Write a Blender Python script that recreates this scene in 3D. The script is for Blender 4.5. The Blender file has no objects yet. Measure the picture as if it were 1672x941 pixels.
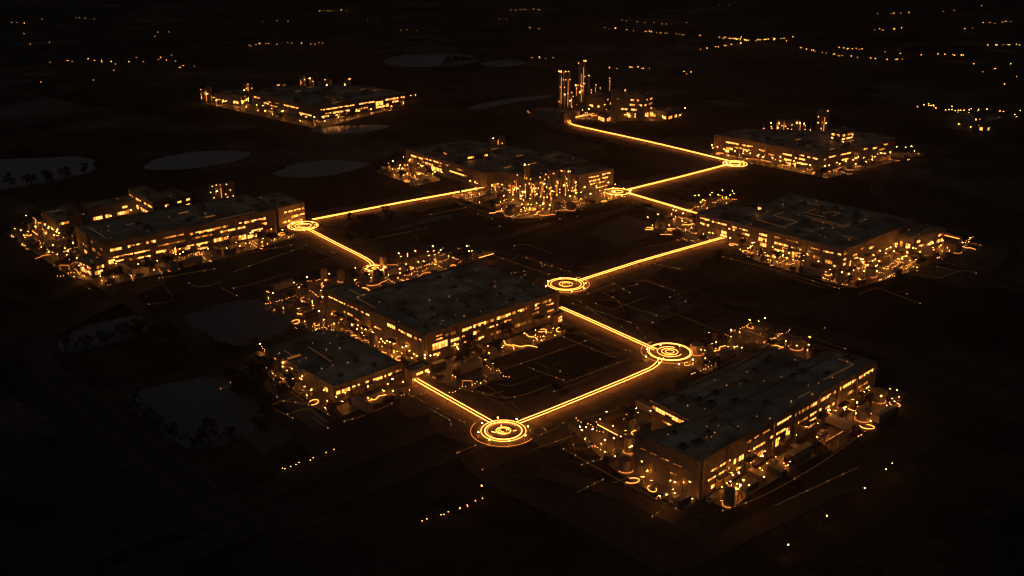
import bpy, math, random
from mathutils import Vector, Matrix
random.seed(11)
R = random.Random(5)
sc = bpy.context.scene
COL = sc.collection

# ------------------------------------------------------------------ camera
CH, F, CX, CY, PITCH = 180.0, 1750.0, 836.0, 470.5, math.radians(20.3)
cp, sp = math.cos(PITCH), math.sin(PITCH)
def ray(x, y):
    u, v = (x - CX) / F, (CY - y) / F
    return Vector((u, cp + v * sp, -sp + v * cp))
def P(x, y, z=0.0):
    d = ray(x, y); t = (z - CH) / d.z
    return Vector((d.x * t, d.y * t, z))
def proj(p):
    d = p - Vector((0, 0, CH))
    zc = d.y * cp - d.z * sp
    return CX + F * d.x / zc, CY - F * (d.y * sp + d.z * cp) / zc
def ppm(p):
    return F / (p - Vector((0, 0, CH))).length
cam = bpy.data.cameras.new('camera'); co = bpy.data.objects.new('camera', cam); COL.objects.link(co)
cam.sensor_width = 36; cam.lens = 36 * F / 1672.0; cam.clip_start = 1; cam.clip_end = 30000
co.location = (0, 0, CH); co.rotation_euler = (math.pi / 2 - PITCH, 0, 0)
sc.camera = co
GA = (P(800, 694) - P(672, 618)).normalized()      # street grid directions on the ground
GB = (P(1080, 600) - P(860, 695)).normalized()

# ------------------------------------------------------------------ materials
MATS = {}
def newmat(name):
    m = bpy.data.materials.new(name); m.use_nodes = True
    nt = m.node_tree; b = nt.nodes['Principled BSDF']
    MATS[name] = m
    return m, nt, b
def plain(name, col, rough=.7, metal=0.0, scale=.6, amt=.35, bump=0.0, detail=4):
    """base colour broken up by noise in world-sized object space"""
    m, nt, b = newmat(name)
    g = nt.nodes.new('ShaderNodeNewGeometry')
    n = nt.nodes.new('ShaderNodeTexNoise'); n.inputs['Scale'].default_value = scale; n.inputs['Detail'].default_value = detail
    nt.links.new(g.outputs['Position'], n.inputs['Vector'])
    mx = nt.nodes.new('ShaderNodeMix'); mx.data_type = 'RGBA'
    mx.inputs['A'].default_value = (*[c * (1 - amt) for c in col], 1)
    mx.inputs['B'].default_value = (*[c * (1 + amt) for c in col], 1)
    nt.links.new(n.outputs['Fac'], mx.inputs['Factor'])
    nt.links.new(mx.outputs['Result'], b.inputs['Base Color'])
    b.inputs['Roughness'].default_value = rough; b.inputs['Metallic'].default_value = metal
    if bump:
        bp = nt.nodes.new('ShaderNodeBump'); bp.inputs['Strength'].default_value = bump; bp.inputs['Distance'].default_value = .3
        nt.links.new(n.outputs['Fac'], bp.inputs['Height']); nt.links.new(bp.outputs['Normal'], b.inputs['Normal'])
    return m
def light(name, col, e):
    m, nt, b = newmat(name)
    nt.nodes.remove(b)
    em = nt.nodes.new('ShaderNodeEmission'); em.inputs['Color'].default_value = (*col, 1); em.inputs['Strength'].default_value = e
    nt.links.new(em.outputs[0], nt.nodes['Material Output'].inputs['Surface'])
    return m

def ground_mat():
    m, nt, b = newmat('terrain')
    N, L = nt.nodes, nt.links
    g = N.new('ShaderNodeNewGeometry')
    mp = N.new('ShaderNodeMapping'); mp.inputs['Rotation'].default_value = (0, 0, -math.atan2(GB.y, GB.x))
    L.new(g.outputs['Position'], mp.inputs['Vector'])
    v = N.new('ShaderNodeTexVoronoi'); v.distance = 'CHEBYCHEV'; v.inputs['Scale'].default_value = .011; v.inputs['Randomness'].default_value = .75
    L.new(mp.outputs[0], v.inputs['Vector'])
    cr = N.new('ShaderNodeValToRGB'); e = cr.color_ramp
    e.elements[0].color = (.015, .014, .012, 1); e.elements[1].color = (.052, .048, .039, 1)
    for pos, c in ((.35, (.029, .027, .021)), (.55, (.022, .021, .016)), (.8, (.038, .035, .028))):
        k = e.elements.new(pos); k.color = (*c, 1)
    sp_ = N.new('ShaderNodeSeparateColor'); L.new(v.outputs['Color'], sp_.inputs[0]); L.new(sp_.outputs[0], cr.inputs['Fac'])
    n1 = N.new('ShaderNodeTexNoise'); n1.inputs['Scale'].default_value = .02; n1.inputs['Detail'].default_value = 8; n1.inputs['Roughness'].default_value = .65
    L.new(g.outputs['Position'], n1.inputs['Vector'])
    n2 = N.new('ShaderNodeTexNoise'); n2.inputs['Scale'].default_value = .35; n2.inputs['Detail'].default_value = 6
    L.new(g.outputs['Position'], n2.inputs['Vector'])
    r1 = N.new('ShaderNodeMapRange'); r1.inputs['From Min'].default_value = .32; r1.inputs['From Max'].default_value = .68; r1.inputs['To Min'].default_value = .35; r1.inputs['To Max'].default_value = 3.9
    L.new(n1.outputs['Fac'], r1.inputs[0])
    r2 = N.new('ShaderNodeMapRange'); r2.inputs['From Min'].default_value = .3; r2.inputs['From Max'].default_value = .7; r2.inputs['To Min'].default_value = .55; r2.inputs['To Max'].default_value = 1.4
    L.new(n2.outputs['Fac'], r2.inputs[0])
    mu = N.new('ShaderNodeMath'); mu.operation = 'MULTIPLY'; L.new(r1.outputs[0], mu.inputs[0]); L.new(r2.outputs[0], mu.inputs[1])
    vm = N.new('ShaderNodeVectorMath'); vm.operation = 'SCALE'; L.new(cr.outputs[0], vm.inputs[0]); L.new(mu.outputs[0], vm.inputs['Scale'])
    L.new(vm.outputs[0], b.inputs['Base Color']); b.inputs['Roughness'].default_value = .95; b.inputs['Specular IOR Level'].default_value = .1
    bp = N.new('ShaderNodeBump'); bp.inputs['Strength'].default_value = .7; bp.inputs['Distance'].default_value = 1.2
    L.new(n2.outputs['Fac'], bp.inputs['Height']); L.new(bp.outputs[0], b.inputs['Normal'])
    return m

def wall_mat(name, col, bw=4.0, bh=2.2):
    """cladding panels: brick pattern in facade coordinates (u along wall, v up) held in the UV map"""
    m, nt, b = newmat(name); N, L = nt.nodes, nt.links
    uv = N.new('ShaderNodeUVMap'); uv.uv_map = 'UVMap'
    br = N.new('ShaderNodeTexBrick'); br.inputs['Scale'].default_value = 1; br.offset = 0
    br.inputs['Brick Width'].default_value = bw; br.inputs['Row Height'].default_value = bh
    br.inputs['Mortar Size'].default_value = .06; br.inputs['Mortar Smooth'].default_value = .4
    br.inputs['Color1'].default_value = (*col, 1); br.inputs['Color2'].default_value = (*[c * .72 for c in col], 1)
    br.inputs['Mortar'].default_value = (*[c * .35 for c in col], 1)
    L.new(uv.outputs[0], br.inputs['Vector'])
    n = N.new('ShaderNodeTexNoise'); n.inputs['Scale'].default_value = .35; n.inputs['Detail'].default_value = 6; L.new(uv.outputs[0], n.inputs['Vector'])
    r = N.new('ShaderNodeMapRange'); r.inputs['From Min'].default_value = .3; r.inputs['From Max'].default_value = .7; r.inputs['To Min'].default_value = .65; r.inputs['To Max'].default_value = 1.2
    L.new(n.outputs['Fac'], r.inputs[0])
    vm = N.new('ShaderNodeVectorMath'); vm.operation = 'SCALE'; L.new(br.outputs['Color'], vm.inputs[0]); L.new(r.outputs[0], vm.inputs['Scale'])
    L.new(vm.outputs[0], b.inputs['Base Color']); b.inputs['Roughness'].default_value = .6
    bp = N.new('ShaderNodeBump'); bp.inputs['Strength'].default_value = .5; bp.inputs['Distance'].default_value = .1
    L.new(br.outputs['Fac'], bp.inputs['Height']); bp.invert = True; L.new(bp.outputs[0], b.inputs['Normal'])
    return m

def roof_mat():
    m, nt, b = newmat('roof_membrane'); N, L = nt.nodes, nt.links
    g = N.new('ShaderNodeNewGeometry')
    mp = N.new('ShaderNodeMapping'); mp.inputs['Rotation'].default_value = (0, 0, -math.atan2(GB.y, GB.x)); L.new(g.outputs['Position'], mp.inputs[0])
    br = N.new('ShaderNodeTexBrick'); br.inputs['Scale'].default_value = 1; br.inputs['Brick Width'].default_value = 15; br.inputs['Row Height'].default_value = 7.5
    br.inputs['Mortar Size'].default_value = .12; br.inputs['Mortar Smooth'].default_value = .3
    br.inputs['Color1'].default_value = (.48, .44, .34, 1); br.inputs['Color2'].default_value = (.26, .24, .185, 1); br.inputs['Mortar'].default_value = (.08, .077, .07, 1)
    L.new(mp.outputs[0], br.inputs['Vector'])
    n = N.new('ShaderNodeTexNoise'); n.inputs['Scale'].default_value = .07; n.inputs['Detail'].default_value = 9; n.inputs['Roughness'].default_value = .68; L.new(mp.outputs[0], n.inputs['Vector'])
    r = N.new('ShaderNodeMapRange'); r.inputs['From Min'].default_value = .35; r.inputs['From Max'].default_value = .66; r.inputs['To Min'].default_value = .4; r.inputs['To Max'].default_value = 1.55
    L.new(n.outputs['Fac'], r.inputs[0])
    vm = N.new('ShaderNodeVectorMath'); vm.operation = 'SCALE'; L.new(br.outputs['Color'], vm.inputs[0]); L.new(r.outputs[0], vm.inputs['Scale'])
    L.new(vm.outputs[0], b.inputs['Base Color']); b.inputs['Roughness'].default_value = .55
    return m

def asphalt_mat(name, col, rough):
    m = plain(name, col, rough, 0, .25, .4, .25, 7)
    return m

def water_mat(name='pond_water', k=1.0):
    m, nt, b = newmat(name); N, L = nt.nodes, nt.links
    g = N.new('ShaderNodeNewGeometry'); n = N.new('ShaderNodeTexNoise'); n.inputs['Scale'].default_value = .03; n.inputs['Detail'].default_value = 3
    L.new(g.outputs['Position'], n.inputs['Vector'])
    mx = N.new('ShaderNodeMix'); mx.data_type = 'RGBA'; mx.inputs['A'].default_value = (.13 * k, .138 * k, .142 * k, 1); mx.inputs['B'].default_value = (.21 * k, .22 * k, .225 * k, 1)  # pale base colour stands in for reflected sky
    L.new(n.outputs['Fac'], mx.inputs['Factor']); L.new(mx.outputs['Result'], b.inputs['Base Color'])
    b.inputs['Roughness'].default_value = .12
    w = N.new('ShaderNodeTexNoise'); w.inputs['Scale'].default_value = .9; L.new(g.outputs['Position'], w.inputs['Vector'])
    bp = N.new('ShaderNodeBump'); bp.inputs['Strength'].default_value = .12; bp.inputs['Distance'].default_value = .2; L.new(w.outputs['Fac'], bp.inputs['Height']); L.new(bp.outputs[0], b.inputs['Normal'])
    return m

ground_mat(); roof_mat(); water_mat(); water_mat('skylit_lake_water', 2.0)  # paler copy: stronger grazing sky reflection of far water put into the colour
wall_mat('tan_cladding', (.30, .25, .19)); wall_mat('grey_cladding', (.26, .24, .22), 3.2, 1.8); wall_mat('pale_cladding', (.36, .31, .25), 5.5, 3.0)
plain('coping', (.30, .26, .21), .45, .3)
plain('steel', (.34, .30, .25), .4, .6, .8, .3)
plain('dark_metal', (.05, .045, .04), .5, .5)
plain('tank_steel', (.30, .27, .23), .45, .35, .3, .35)
plain('concrete', (.30, .26, .21), .75, 0, .3, .35, .2)
plain('glow_band', (.17, .135, .085), .9, 0, .22, .7, .5, 8)  # paler ground colour along the strips, painted to strengthen their glow
asphalt_mat('asphalt', (.045, .042, .037), .65)
asphalt_mat('yard_asphalt', (.15, .13, .105), .38)
plain('field_pale', (.13, .125, .115), .9, 0, .05, .4, .3, 8)
plain('field_dark', (.035, .032, .026), .9, 0, .05, .5, .4, 8)
plain('glow_band_outer', (.12, .10, .068), .9, 0, .15, .75, .5, 8)  # outer band, less pale, so the painted glow fades outwards
plain('kerb_stone', (.11, .10, .085), .8, 0, .4, .5)
plain('paint', (.13, .125, .11), .6)
plain('bark', (.07, .05, .035), .9)
plain('leaf', (.035, .042, .018), .8, 0, .5, .5)
plain('rubber', (.02, .02, .02), .8)
plain('glass_dark', (.03, .03, .035), .1)
for nm, c in (('vehicle_white', (.34, .32, .29)), ('vehicle_dark', (.06, .06, .065)), ('vehicle_red', (.12, .045, .035)), ('container_rust', (.15, .085, .055)), ('container_blue', (.07, .09, .12)), ('container_grey', (.2, .19, .17))):
    plain(nm, c, .4, .1, 1.5, .25)
AMB = (1, .29, .045)
light('strip_light', (1, .265, .04), 15.0)
light('ring_light', (1, .27, .04), 9.0)
light('soft_light', (1, .28, .04), 3.0)
light('faint_light', (1, .36, .07), .10)
light('roof_line', (1, .36, .08), .2)
light('lamp_bright', (1, .30, .04), 230)
light('lamp_mid', (1, .30, .035), 150)
light('lamp_small', (1, .33, .06), 12)
light('lamp_far', (1, .36, .05), 15)
light('lamp_far_dim', (1, .38, .07), 5)
light('marker', (1, .43, .12), 1.2)
light('win_bright', (1, .33, .06), 3.6)
light('win_mid', (1, .30, .04), 1.5)
light('win_dim', (1, .31, .03), .85)
light('win_low', (1, .30, .03), .26)
M = MATS

# ------------------------------------------------------------------ mesh builder
class MB:
    def __init__(s): s.v, s.f, s.m, s.uv = [], [], [], []
    def face(s, pts, mi=0, uv=None):
        b = len(s.v); s.v += [tuple(p) for p in pts]; s.f.append(tuple(range(b, b + len(pts)))); s.m.append(mi); s.uv.append(uv)
    def box(s, c, ex, ey, ez, mi=0, bottom=True):
        """c centre, ex/ey/ez half-extent vectors"""
        c, ex, ey, ez = map(Vector, (c, ex, ey, ez))
        q = [c + sx * ex + sy * ey + sz * ez for sz in (-1, 1) for sx, sy in ((-1, -1), (1, -1), (1, 1), (-1, 1))]
        b = len(s.v); s.v += [tuple(p) for p in q]
        fs = [(4, 5, 6, 7), (0, 1, 5, 4), (1, 2, 6, 5), (2, 3, 7, 6), (3, 0, 4, 7)] + ([(3, 2, 1, 0)] if bottom else [])
        for f in fs: s.f.append(tuple(b + i for i in f)); s.m.append(mi); s.uv.append(None)
    def abox(s, x0, x1, y0, y1, z0, z1, mi=0):
        s.box(((x0 + x1) / 2, (y0 + y1) / 2, (z0 + z1) / 2), ((x1 - x0) / 2, 0, 0), (0, (y1 - y0) / 2, 0), (0, 0, (z1 - z0) / 2), mi)
    def tube(s, pts, r, n=6, mi=0, closed=False, squash=1.0):
        pts = [Vector(p) for p in pts]; k = len(pts); rings = []
        for i, p in enumerate(pts):
            if closed: t = pts[(i + 1) % k] - pts[i - 1]
            else: t = pts[min(i + 1, k - 1)] - pts[max(i - 1, 0)]
            t.normalize(); up = Vector((0, 0, 1)) if abs(t.z) < .95 else Vector((1, 0, 0))
            a = t.cross(up).normalized(); c = a.cross(t)
            b = len(s.v)
            for j in range(n):
                w = 2 * math.pi * (j + .5) / n
                s.v.append(tuple(p + a * math.cos(w) * r + c * math.sin(w) * r * squash))
            rings.append(b)
        for i in range(k if closed else k - 1):
            a, b = rings[i], rings[(i + 1) % k]
            for j in range(n):
                s.f.append((a + j, a + (j + 1) % n, b + (j + 1) % n, b + j)); s.m.append(mi); s.uv.append(None)
        if not closed:
            s.f.append(tuple(rings[0] + j for j in range(n))[::-1]); s.m.append(mi); s.uv.append(None)
            s.f.append(tuple(rings[-1] + j for j in range(n))); s.m.append(mi); s.uv.append(None)
    def lathe(s, prof, n=16, c=(0, 0), mi=0):
        rings = []
        for r, z in prof:
            b = len(s.v); rings.append(b)
            for j in range(n):
                w = 2 * math.pi * j / n; s.v.append((c[0] + r * math.cos(w), c[1] + r * math.sin(w), z))
        for a, b in zip(rings, rings[1:]):
            for j in range(n): s.f.append((a + j, a + (j + 1) % n, b + (j + 1) % n, b + j)); s.m.append(mi); s.uv.append(None)
        s.f.append(tuple(rings[-1] + j for j in range(n))); s.m.append(mi); s.uv.append(None)
    def build(s, name, mats, parent=None, loc=None, smooth=False):
        me = bpy.data.meshes.new(name); me.from_pydata(s.v, [], s.f)
        for mt in (mats if isinstance(mats, (list, tuple)) else [mats]): me.materials.append(M[mt])
        me.polygons.foreach_set('material_index', s.m)
        if any(u is not None for u in s.uv):
            ul = me.uv_layers.new(name='UVMap')
            for poly, u in zip(me.polygons, s.uv):
                if u:
                    for li, q in zip(poly.loop_indices, u): ul.data[li].uv = q
        if smooth: me.polygons.foreach_set('use_smooth', [True] * len(me.polygons))
        me.update()
        o = bpy.data.objects.new(name, me); COL.objects.link(o)
        if parent: o.parent = parent
        if loc is not None: o.location = loc
        return o

def tag(o, label=None, cat=None, group=None, kind=None):
    if label: o['label'] = label
    if cat: o['category'] = cat
    if group: o['group'] = group
    if kind: o['kind'] = kind
    return o
def empty(name, loc, rz=0, label=None, cat=None, group=None):
    o = bpy.data.objects.new(name, None); COL.objects.link(o); o.location = loc; o.rotation_euler = (0, 0, rz); o.empty_display_size = .5
    return tag(o, label, cat, group)
def copy_tree(o, parent=None):
    c = o.copy(); COL.objects.link(c); c.parent = parent
    for ch in [x for x in KIDS.get(o.name, ())]: copy_tree(ch, c)
    return c
KIDS = {}
def proto(root, kids, sub=None):
    KIDS[root.name] = kids
    for k, v in (sub or {}).items(): KIDS[k.name] = v
    root['unused'] = 1
    return [root, False]
def put(pr, loc, rz, label, group=None, scale=1.0):
    """first call moves the prototype itself, later calls copy it with its parts"""
    if not pr[1]:
        o = pr[0]; pr[1] = True
        if 'unused' in o: del o['unused']
    else: o = copy_tree(pr[0])
    o.location = loc; o.rotation_euler = (0, 0, rz); o.scale = (scale,) * 3
    o['label'] = label
    if group: o['group'] = group
    return o

# ------------------------------------------------------------------ setting
ZC = [0.0]
def nz():
    ZC[0] += .003; return ZC[0]
def sheet(name, pts, mat, label=None):
    z = nz(); mb = MB(); c = sum(pts, Vector()) / len(pts)
    a = sum((pts[i].x * pts[(i + 1) % len(pts)].y - pts[(i + 1) % len(pts)].x * pts[i].y) for i in range(len(pts)))
    q = [Vector((p.x - c.x, p.y - c.y, 0)) for p in pts]
    if a < 0: q.reverse()
    mb.face(q); o = mb.build(name, mat, None, (c.x, c.y, z)); tag(o, label, None, None, 'structure'); return o
def smooth_poly(pts, it=2):
    for _ in range(it):
        q = []
        for i in range(len(pts)):
            a, b = pts[i], pts[(i + 1) % len(pts)]; q += [a * .75 + b * .25, a * .25 + b * .75]
        pts = q
    return pts
def smooth_path(pts, it=2):
    for _ in range(it):
        q = [pts[0]]
        for a, b in zip(pts, pts[1:]): q += [a * .75 + b * .25, a * .25 + b * .75]
        pts = q + [pts[-1]]
    return pts
def resample(pts, step):
    out = [pts[0].copy()]
    for a, b in zip(pts, pts[1:]):
        n = max(1, int((b - a).length / step))
        for i in range(1, n + 1): out.append(a.lerp(b, i / n))
    return out
def offset_path(pts, d):
    out = []
    for i, p in enumerate(pts):
        t = (pts[min(i + 1, len(pts) - 1)] - pts[max(i - 1, 0)]); t.z = 0; t.normalize()
        out.append(p + Vector((-t.y, t.x, 0)) * d)
    return out
def ribbon(name, pts, w, mat, label=None, kerb=True, dashes=False, ragged=0):
    z = nz(); L_, R_ = offset_path(pts, w / 2), offset_path(pts, -w / 2); mb = MB()
    if ragged:
        for l_ in (L_, R_):
            for p in l_: p += Vector((R.uniform(-1, 1), R.uniform(-1, 1), 0)) * ragged
    for i in range(len(pts) - 1):
        mb.face([Vector((p.x, p.y, z)) for p in (R_[i], R_[i + 1], L_[i + 1], L_[i])])
    o = mb.build(name, mat); tag(o, label, None, None, 'structure')
    if kerb:
        k = MB()
        for side in (L_, R_):
            for a, b in zip(side, side[1:]):
                d = (b - a); l = d.length
                if l < .01: continue
                d /= l; nrm = Vector((-d.y, d.x, 0))
                c = (a + b) / 2; k.box((c.x, c.y, .10), d * (l / 2), nrm * .18, (0, 0, .12))
        tag(k.build('kerb', 'kerb_stone'), None, None, None, 'structure')
    if dashes:
        z2 = nz(); d_ = MB()
        for i, p in enumerate(resample(pts, 4.0)[:-1]):
            if i % 3 == 0:
                q = resample(pts, 4.0)[i + 1]; t = (q - p).normalized(); nrm = Vector((-t.y, t.x, 0)) * .12
                d_.face([Vector((v.x, v.y, z2)) for v in (p - nrm, q - nrm, q + nrm, p + nrm)])
        tag(d_.build('road_marking', 'paint'), None, None, None, 'structure')
    return o
def PP(l, z=0): return [P(x, y, z) for x, y in l]

mb = MB(); S = 9000; n = 24
for i in range(n):
    for j in range(n):
        x0, y0, d = -S + 2 * S * i / n, -2000 + 14000 * j / n, 0
        x1, y1 = -S + 2 * S * (i + 1) / n, -2000 + 14000 * (j + 1) / n
        mb.face([(x0, y0, 0), (x1, y0, 0), (x1, y1, 0), (x0, y1, 0)])
tag(mb.build('ground', 'terrain'), 'dark flat farmland and waste ground at night', None, None, 'structure')

# fields
for l, mt in (
              ([(1028, 523), (1122, 476), (1168, 490), (1062, 531)], 'field_pale'),
              ([(745, 640), (800, 590), (900, 545), (1040, 590), (820, 690)], 'field_dark'),
              ([(540, 690), (660, 640), (770, 715), (600, 790), (470, 770)], 'field_dark'),
              ([(590, 800), (690, 755), (760, 790), (650, 850)], 'field_dark'),
              ([(300, 640), (420, 590), (540, 690), (430, 740)], 'field_pale'),
              ([(300, 480), (430, 440), (520, 470), (400, 500)], 'field_dark'),
              ([(620, 390), (700, 355), (800, 375), (720, 400)], 'field_dark'),
              ([(800, 405), (950, 350), (1060, 370), (930, 430)], 'field_dark'),
              ([(960, 380), (1020, 350), (1090, 375), (1010, 405)], 'field_pale'),
              ([(640, 865), (720, 830), (840, 880), (760, 930)], 'field_dark'),
              ([(20, 620), (60, 590), (240, 730), (160, 770)], 'field_dark'),
              ([(1180, 870), (1420, 740), (1560, 800), (1350, 930)], 'field_dark'),
              ([(1440, 660), (1560, 625), (1640, 660), (1520, 720)], 'field_dark'),
              ([(0, 176), (80, 160), (140, 172), (90, 188), (0, 194)], 'field_pale'),
              ([(345, 210), (380, 202), (425, 205), (395, 212)], 'field_pale'),
              ([(1160, 120), (1260, 130), (1400, 150), (1300, 156), (1180, 140)], 'field_dark'),
              ([(1150, 165), (1180, 162), (1240, 172), (1200, 178)], 'field_pale'),
              ([(90, 96), (220, 88), (330, 112), (180, 125)], 'field_dark')):
    sheet('field', PP(l), mt)
# ponds and lakes
PONDS = {
 'pond.f': [(288, 516), (350, 500), (414, 486), (450, 503), (489, 523), (464, 538), (434, 556), (378, 568), (330, 542)],
 'pond': [(210, 652), (225, 636), (286, 626), (353, 611), (389, 639), (429, 680), (432, 695), (409, 712), (358, 730), (327, 735), (296, 727), (256, 703), (222, 672)],
 'pond.b': [(92, 562), (102, 549), (153, 529), (220, 514), (252, 521), (255, 531), (225, 547), (184, 560), (128, 575), (97, 577)],
 'lake': [(-60, 264), (60, 258), (130, 255), (163, 266), (156, 280), (110, 291), (50, 304), (-60, 318)],
 'lake.b': [(232, 270), (260, 258), (310, 248), (380, 245), (418, 251), (390, 262), (340, 273), (270, 279), (235, 277)],
 'lake.c': [(440, 284), (480, 268), (540, 260), (600, 265), (607, 270), (560, 283), (500, 291), (455, 289)],
 'lake.d': [(620, 100), (650, 91), (700, 87), (760, 89), (788, 95), (770, 104), (720, 109), (690, 111), (638, 108)],
 'lake.e': [(783, 102), (830, 98), (865, 103), (830, 110), (790, 109)],
 'pond.c': [(505, 208), (560, 206), (642, 203), (622, 213), (560, 220), (515, 218)],
 'pond.d': [(763, 174), (830, 161), (908, 154), (892, 161), (830, 169), (778, 181)],
 'pond.e': [(630, 375), (680, 362), (720, 352), (745, 350), (735, 356), (690, 366), (650, 378)],
}
from mathutils import noise
def shore(pts):
    c = sum(pts, Vector()) / len(pts); rad = sum((p - c).length for p in pts) / len(pts)
    q = resample(pts + [pts[0]], max(2.5, rad * .05))[:-1]; f = 5.5 / rad
    return [p + (p - c).normalized() * rad * (.08 * noise.noise(p * f) + .06 * noise.noise(p * f * 3.1) + .03 * noise.noise(p * f * 8)) for p in q]
for k, l in PONDS.items(): sheet(k.split('.')[0], shore(smooth_poly(PP(l), 1)), 'skylit_lake_water' if 'lake' in k or k in ('pond.c', 'pond.d') else 'pond_water')

# roads
def road(l, w, it=2, mat='asphalt', kerb=True, dashes=False): return ribbon('road', resample(smooth_path(PP(l), it), 12), w, mat, None, kerb, dashes)
road([(262, 458), (199, 486), (118, 521), (66, 557), (58, 583), (82, 608), (128, 644), (189, 695), (281, 767), (348, 818), (399, 862)], 10, dashes=True)
road([(150, 452), (179, 470), (266, 526), (348, 588), (420, 640), (470, 690), (540, 745)], 8)
road([(200, 941), (399, 862), (560, 805), (720, 745), (790, 718)], 9, 1, dashes=True)
road([(100, 920), (300, 850), (480, 785), (640, 725), (760, 680)], 7, 1)
road([(770, 740), (790, 770), (850, 800), (960, 850), (1100, 925)], 9, 2, dashes=True)
road([(1672, 640), (1600, 612), (1500, 590), (1420, 565), (1300, 540), (1200, 532), (1130, 560)], 10, 2)
road([(1490, 655), (1560, 640), (1590, 650), (1560, 690), (1440, 760), (1230, 860), (1090, 930)], 8)
road([(1430, 300), (1450, 285), (1480, 275), (1560, 260)], 8)
road([(1430, 300), (1440, 325), (1500, 360), (1600, 385), (1690, 400)], 9)
road([(1490, 425), (1560, 440), (1640, 462), (1700, 478)], 9, 1)
road([(1620, 455), (1655, 430), (1660, 410), (1640, 395)], 8)
road([(880, 385), (960, 360), (1040, 335)], 7, 1)
road([(620, 452), (780, 400), (900, 365)], 6, 1, kerb=False)
road([(0, 470), (60, 500), (150, 452)], 6, 1, kerb=False)
road([(1040, 440), (1110, 475), (1200, 520)], 8, 1)
road([(1110, 475), (1170, 490), (1240, 500)], 6, 1)
road([(420, 470), (500, 440), (600, 405), (700, 380)], 7, 1)
road([(1060, 140), (1150, 150), (1260, 172), (1400, 195)], 12, 1, kerb=False)
road([(60, 800), (0, 700), (-60, 690)], 6, 2, kerb=False)
road([(880, 770), (1000, 800), (1110, 850)], 6, 1)

# ------------------------------------------------------------------ buildings
FOOT = []
def inset(poly, d):
    n = len(poly); out = []
    for i in range(n):
        a, b, c = poly[i - 1], poly[i], poly[(i + 1) % n]
        e1, e2 = (b - a), (c - b); e1.z = e2.z = 0; e1.normalize(); e2.normalize()
        n1, n2 = Vector((-e1.y, e1.x, 0)), Vector((-e2.y, e2.x, 0))
        k = 1 + n1.dot(n2); m_ = (n1 + n2) / max(k, .35)
        out.append(b + m_ * d)
    return out
class Bld: pass
def building(name, label, cat, roofpx, H, wall='tan_cladding', group=None, z0=0.0, par=.7):
    B = Bld(); top = [P(x, y, H) for x, y in roofpx]
    a = sum(top[i].x * top[(i + 1) % len(top)].y - top[(i + 1) % len(top)].x * top[i].y for i in range(len(top)))
    if a < 0: top.reverse()
    c = sum(top, Vector()) / len(top); c.z = z0
    B.root = empty(name, c, 0, label, cat, group); B.c = c; B.H = H; B.top = top; B.z0 = z0
    B.poly = [Vector((p.x - c.x, p.y - c.y, 0)) for p in top]; B.px = [proj(p) for p in top]
    n = len(top); h = H - z0
    w = MB()
    for i in range(n):
        p, q = B.poly[i], B.poly[(i + 1) % n]; l = (q - p).length
        w.face([p, q, q + Vector((0, 0, h)), p + Vector((0, 0, h))], 0, [(0, 0), (l, 0), (l, h), (0, h)])
    inn = inset(B.poly, .45)
    B.wall = w.build('wall', wall, B.root)
    cpg = MB(); outp = inset(B.poly, -.12)
    for i in range(n):
        j = (i + 1) % n; up = Vector((0, 0, h)); t = Vector((0, 0, h + .22)); d = Vector((0, 0, h - par))
        cpg.face([outp[i] + up, outp[j] + up, outp[j] + t, outp[i] + t])
        cpg.face([outp[i] + t, outp[j] + t, inn[j] + t, inn[i] + t])
        cpg.face([inn[i] + t, inn[j] + t, inn[j] + d, inn[i] + d])
        cpg.face([B.poly[i] + up, B.poly[j] + up, outp[j] + up, outp[i] + up])
    cpg.build('parapet', 'coping', B.root)
    r = MB(); r.face([p + Vector((0, 0, h - par)) for p in inn]); B.roof = r.build('roof', 'roof_membrane', B.root); B.deck = h - par
    if z0 < 1: FOOT.append([Vector((p.x, p.y, 0)) for p in top])
    B.nwin = 0; B.name = name
    return B
def edge(B, xa, xb):
    """index of the roof edge whose ends lie nearest to photo columns xa, xb"""
    n = len(B.px); best = None
    for i in range(n):
        a, b = B.px[i][0], B.px[(i + 1) % n][0]
        e = min(abs(a - xa) + abs(b - xb), abs(a - xb) + abs(b - xa))
        if best is None or e < best[0]: best = (e, i)
    return best[1]
def frame_of(B, i):
    n = len(B.poly); p, q = B.poly[i], B.poly[(i + 1) % n]; d = q - p; l = d.length; d = d / l
    return p, d, Vector((d.y, -d.x, 0)), l      # outward normal for CCW
def s_of_x(B, i, x):
    p, d, nn, l = frame_of(B, i); A = p + B.c; A.z = B.H
    rx = (x - CX) / F
    # solve ((A+s d).x) = rx * depth
    zA = A.y * cp - (A.z - CH) * sp; zd = d.y * cp
    return (rx * zA - A.x) / (d.x - rx * zd)
def hpx(B, i, s):
    p, d, nn, l = frame_of(B, i); A = p + B.c + d * s; A.z = B.H; Bm = A.copy(); Bm.z = B.z0
    return proj(Bm)[1] - proj(A)[1]
STY = {'b': (.70, .22, .05, .03), 'm': (.30, .38, .2, .12), 'd': (.04, .2, .4, .36), 'l': (0, .03, .3, .67), 'x': (1, 0, 0, 0)}
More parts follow.
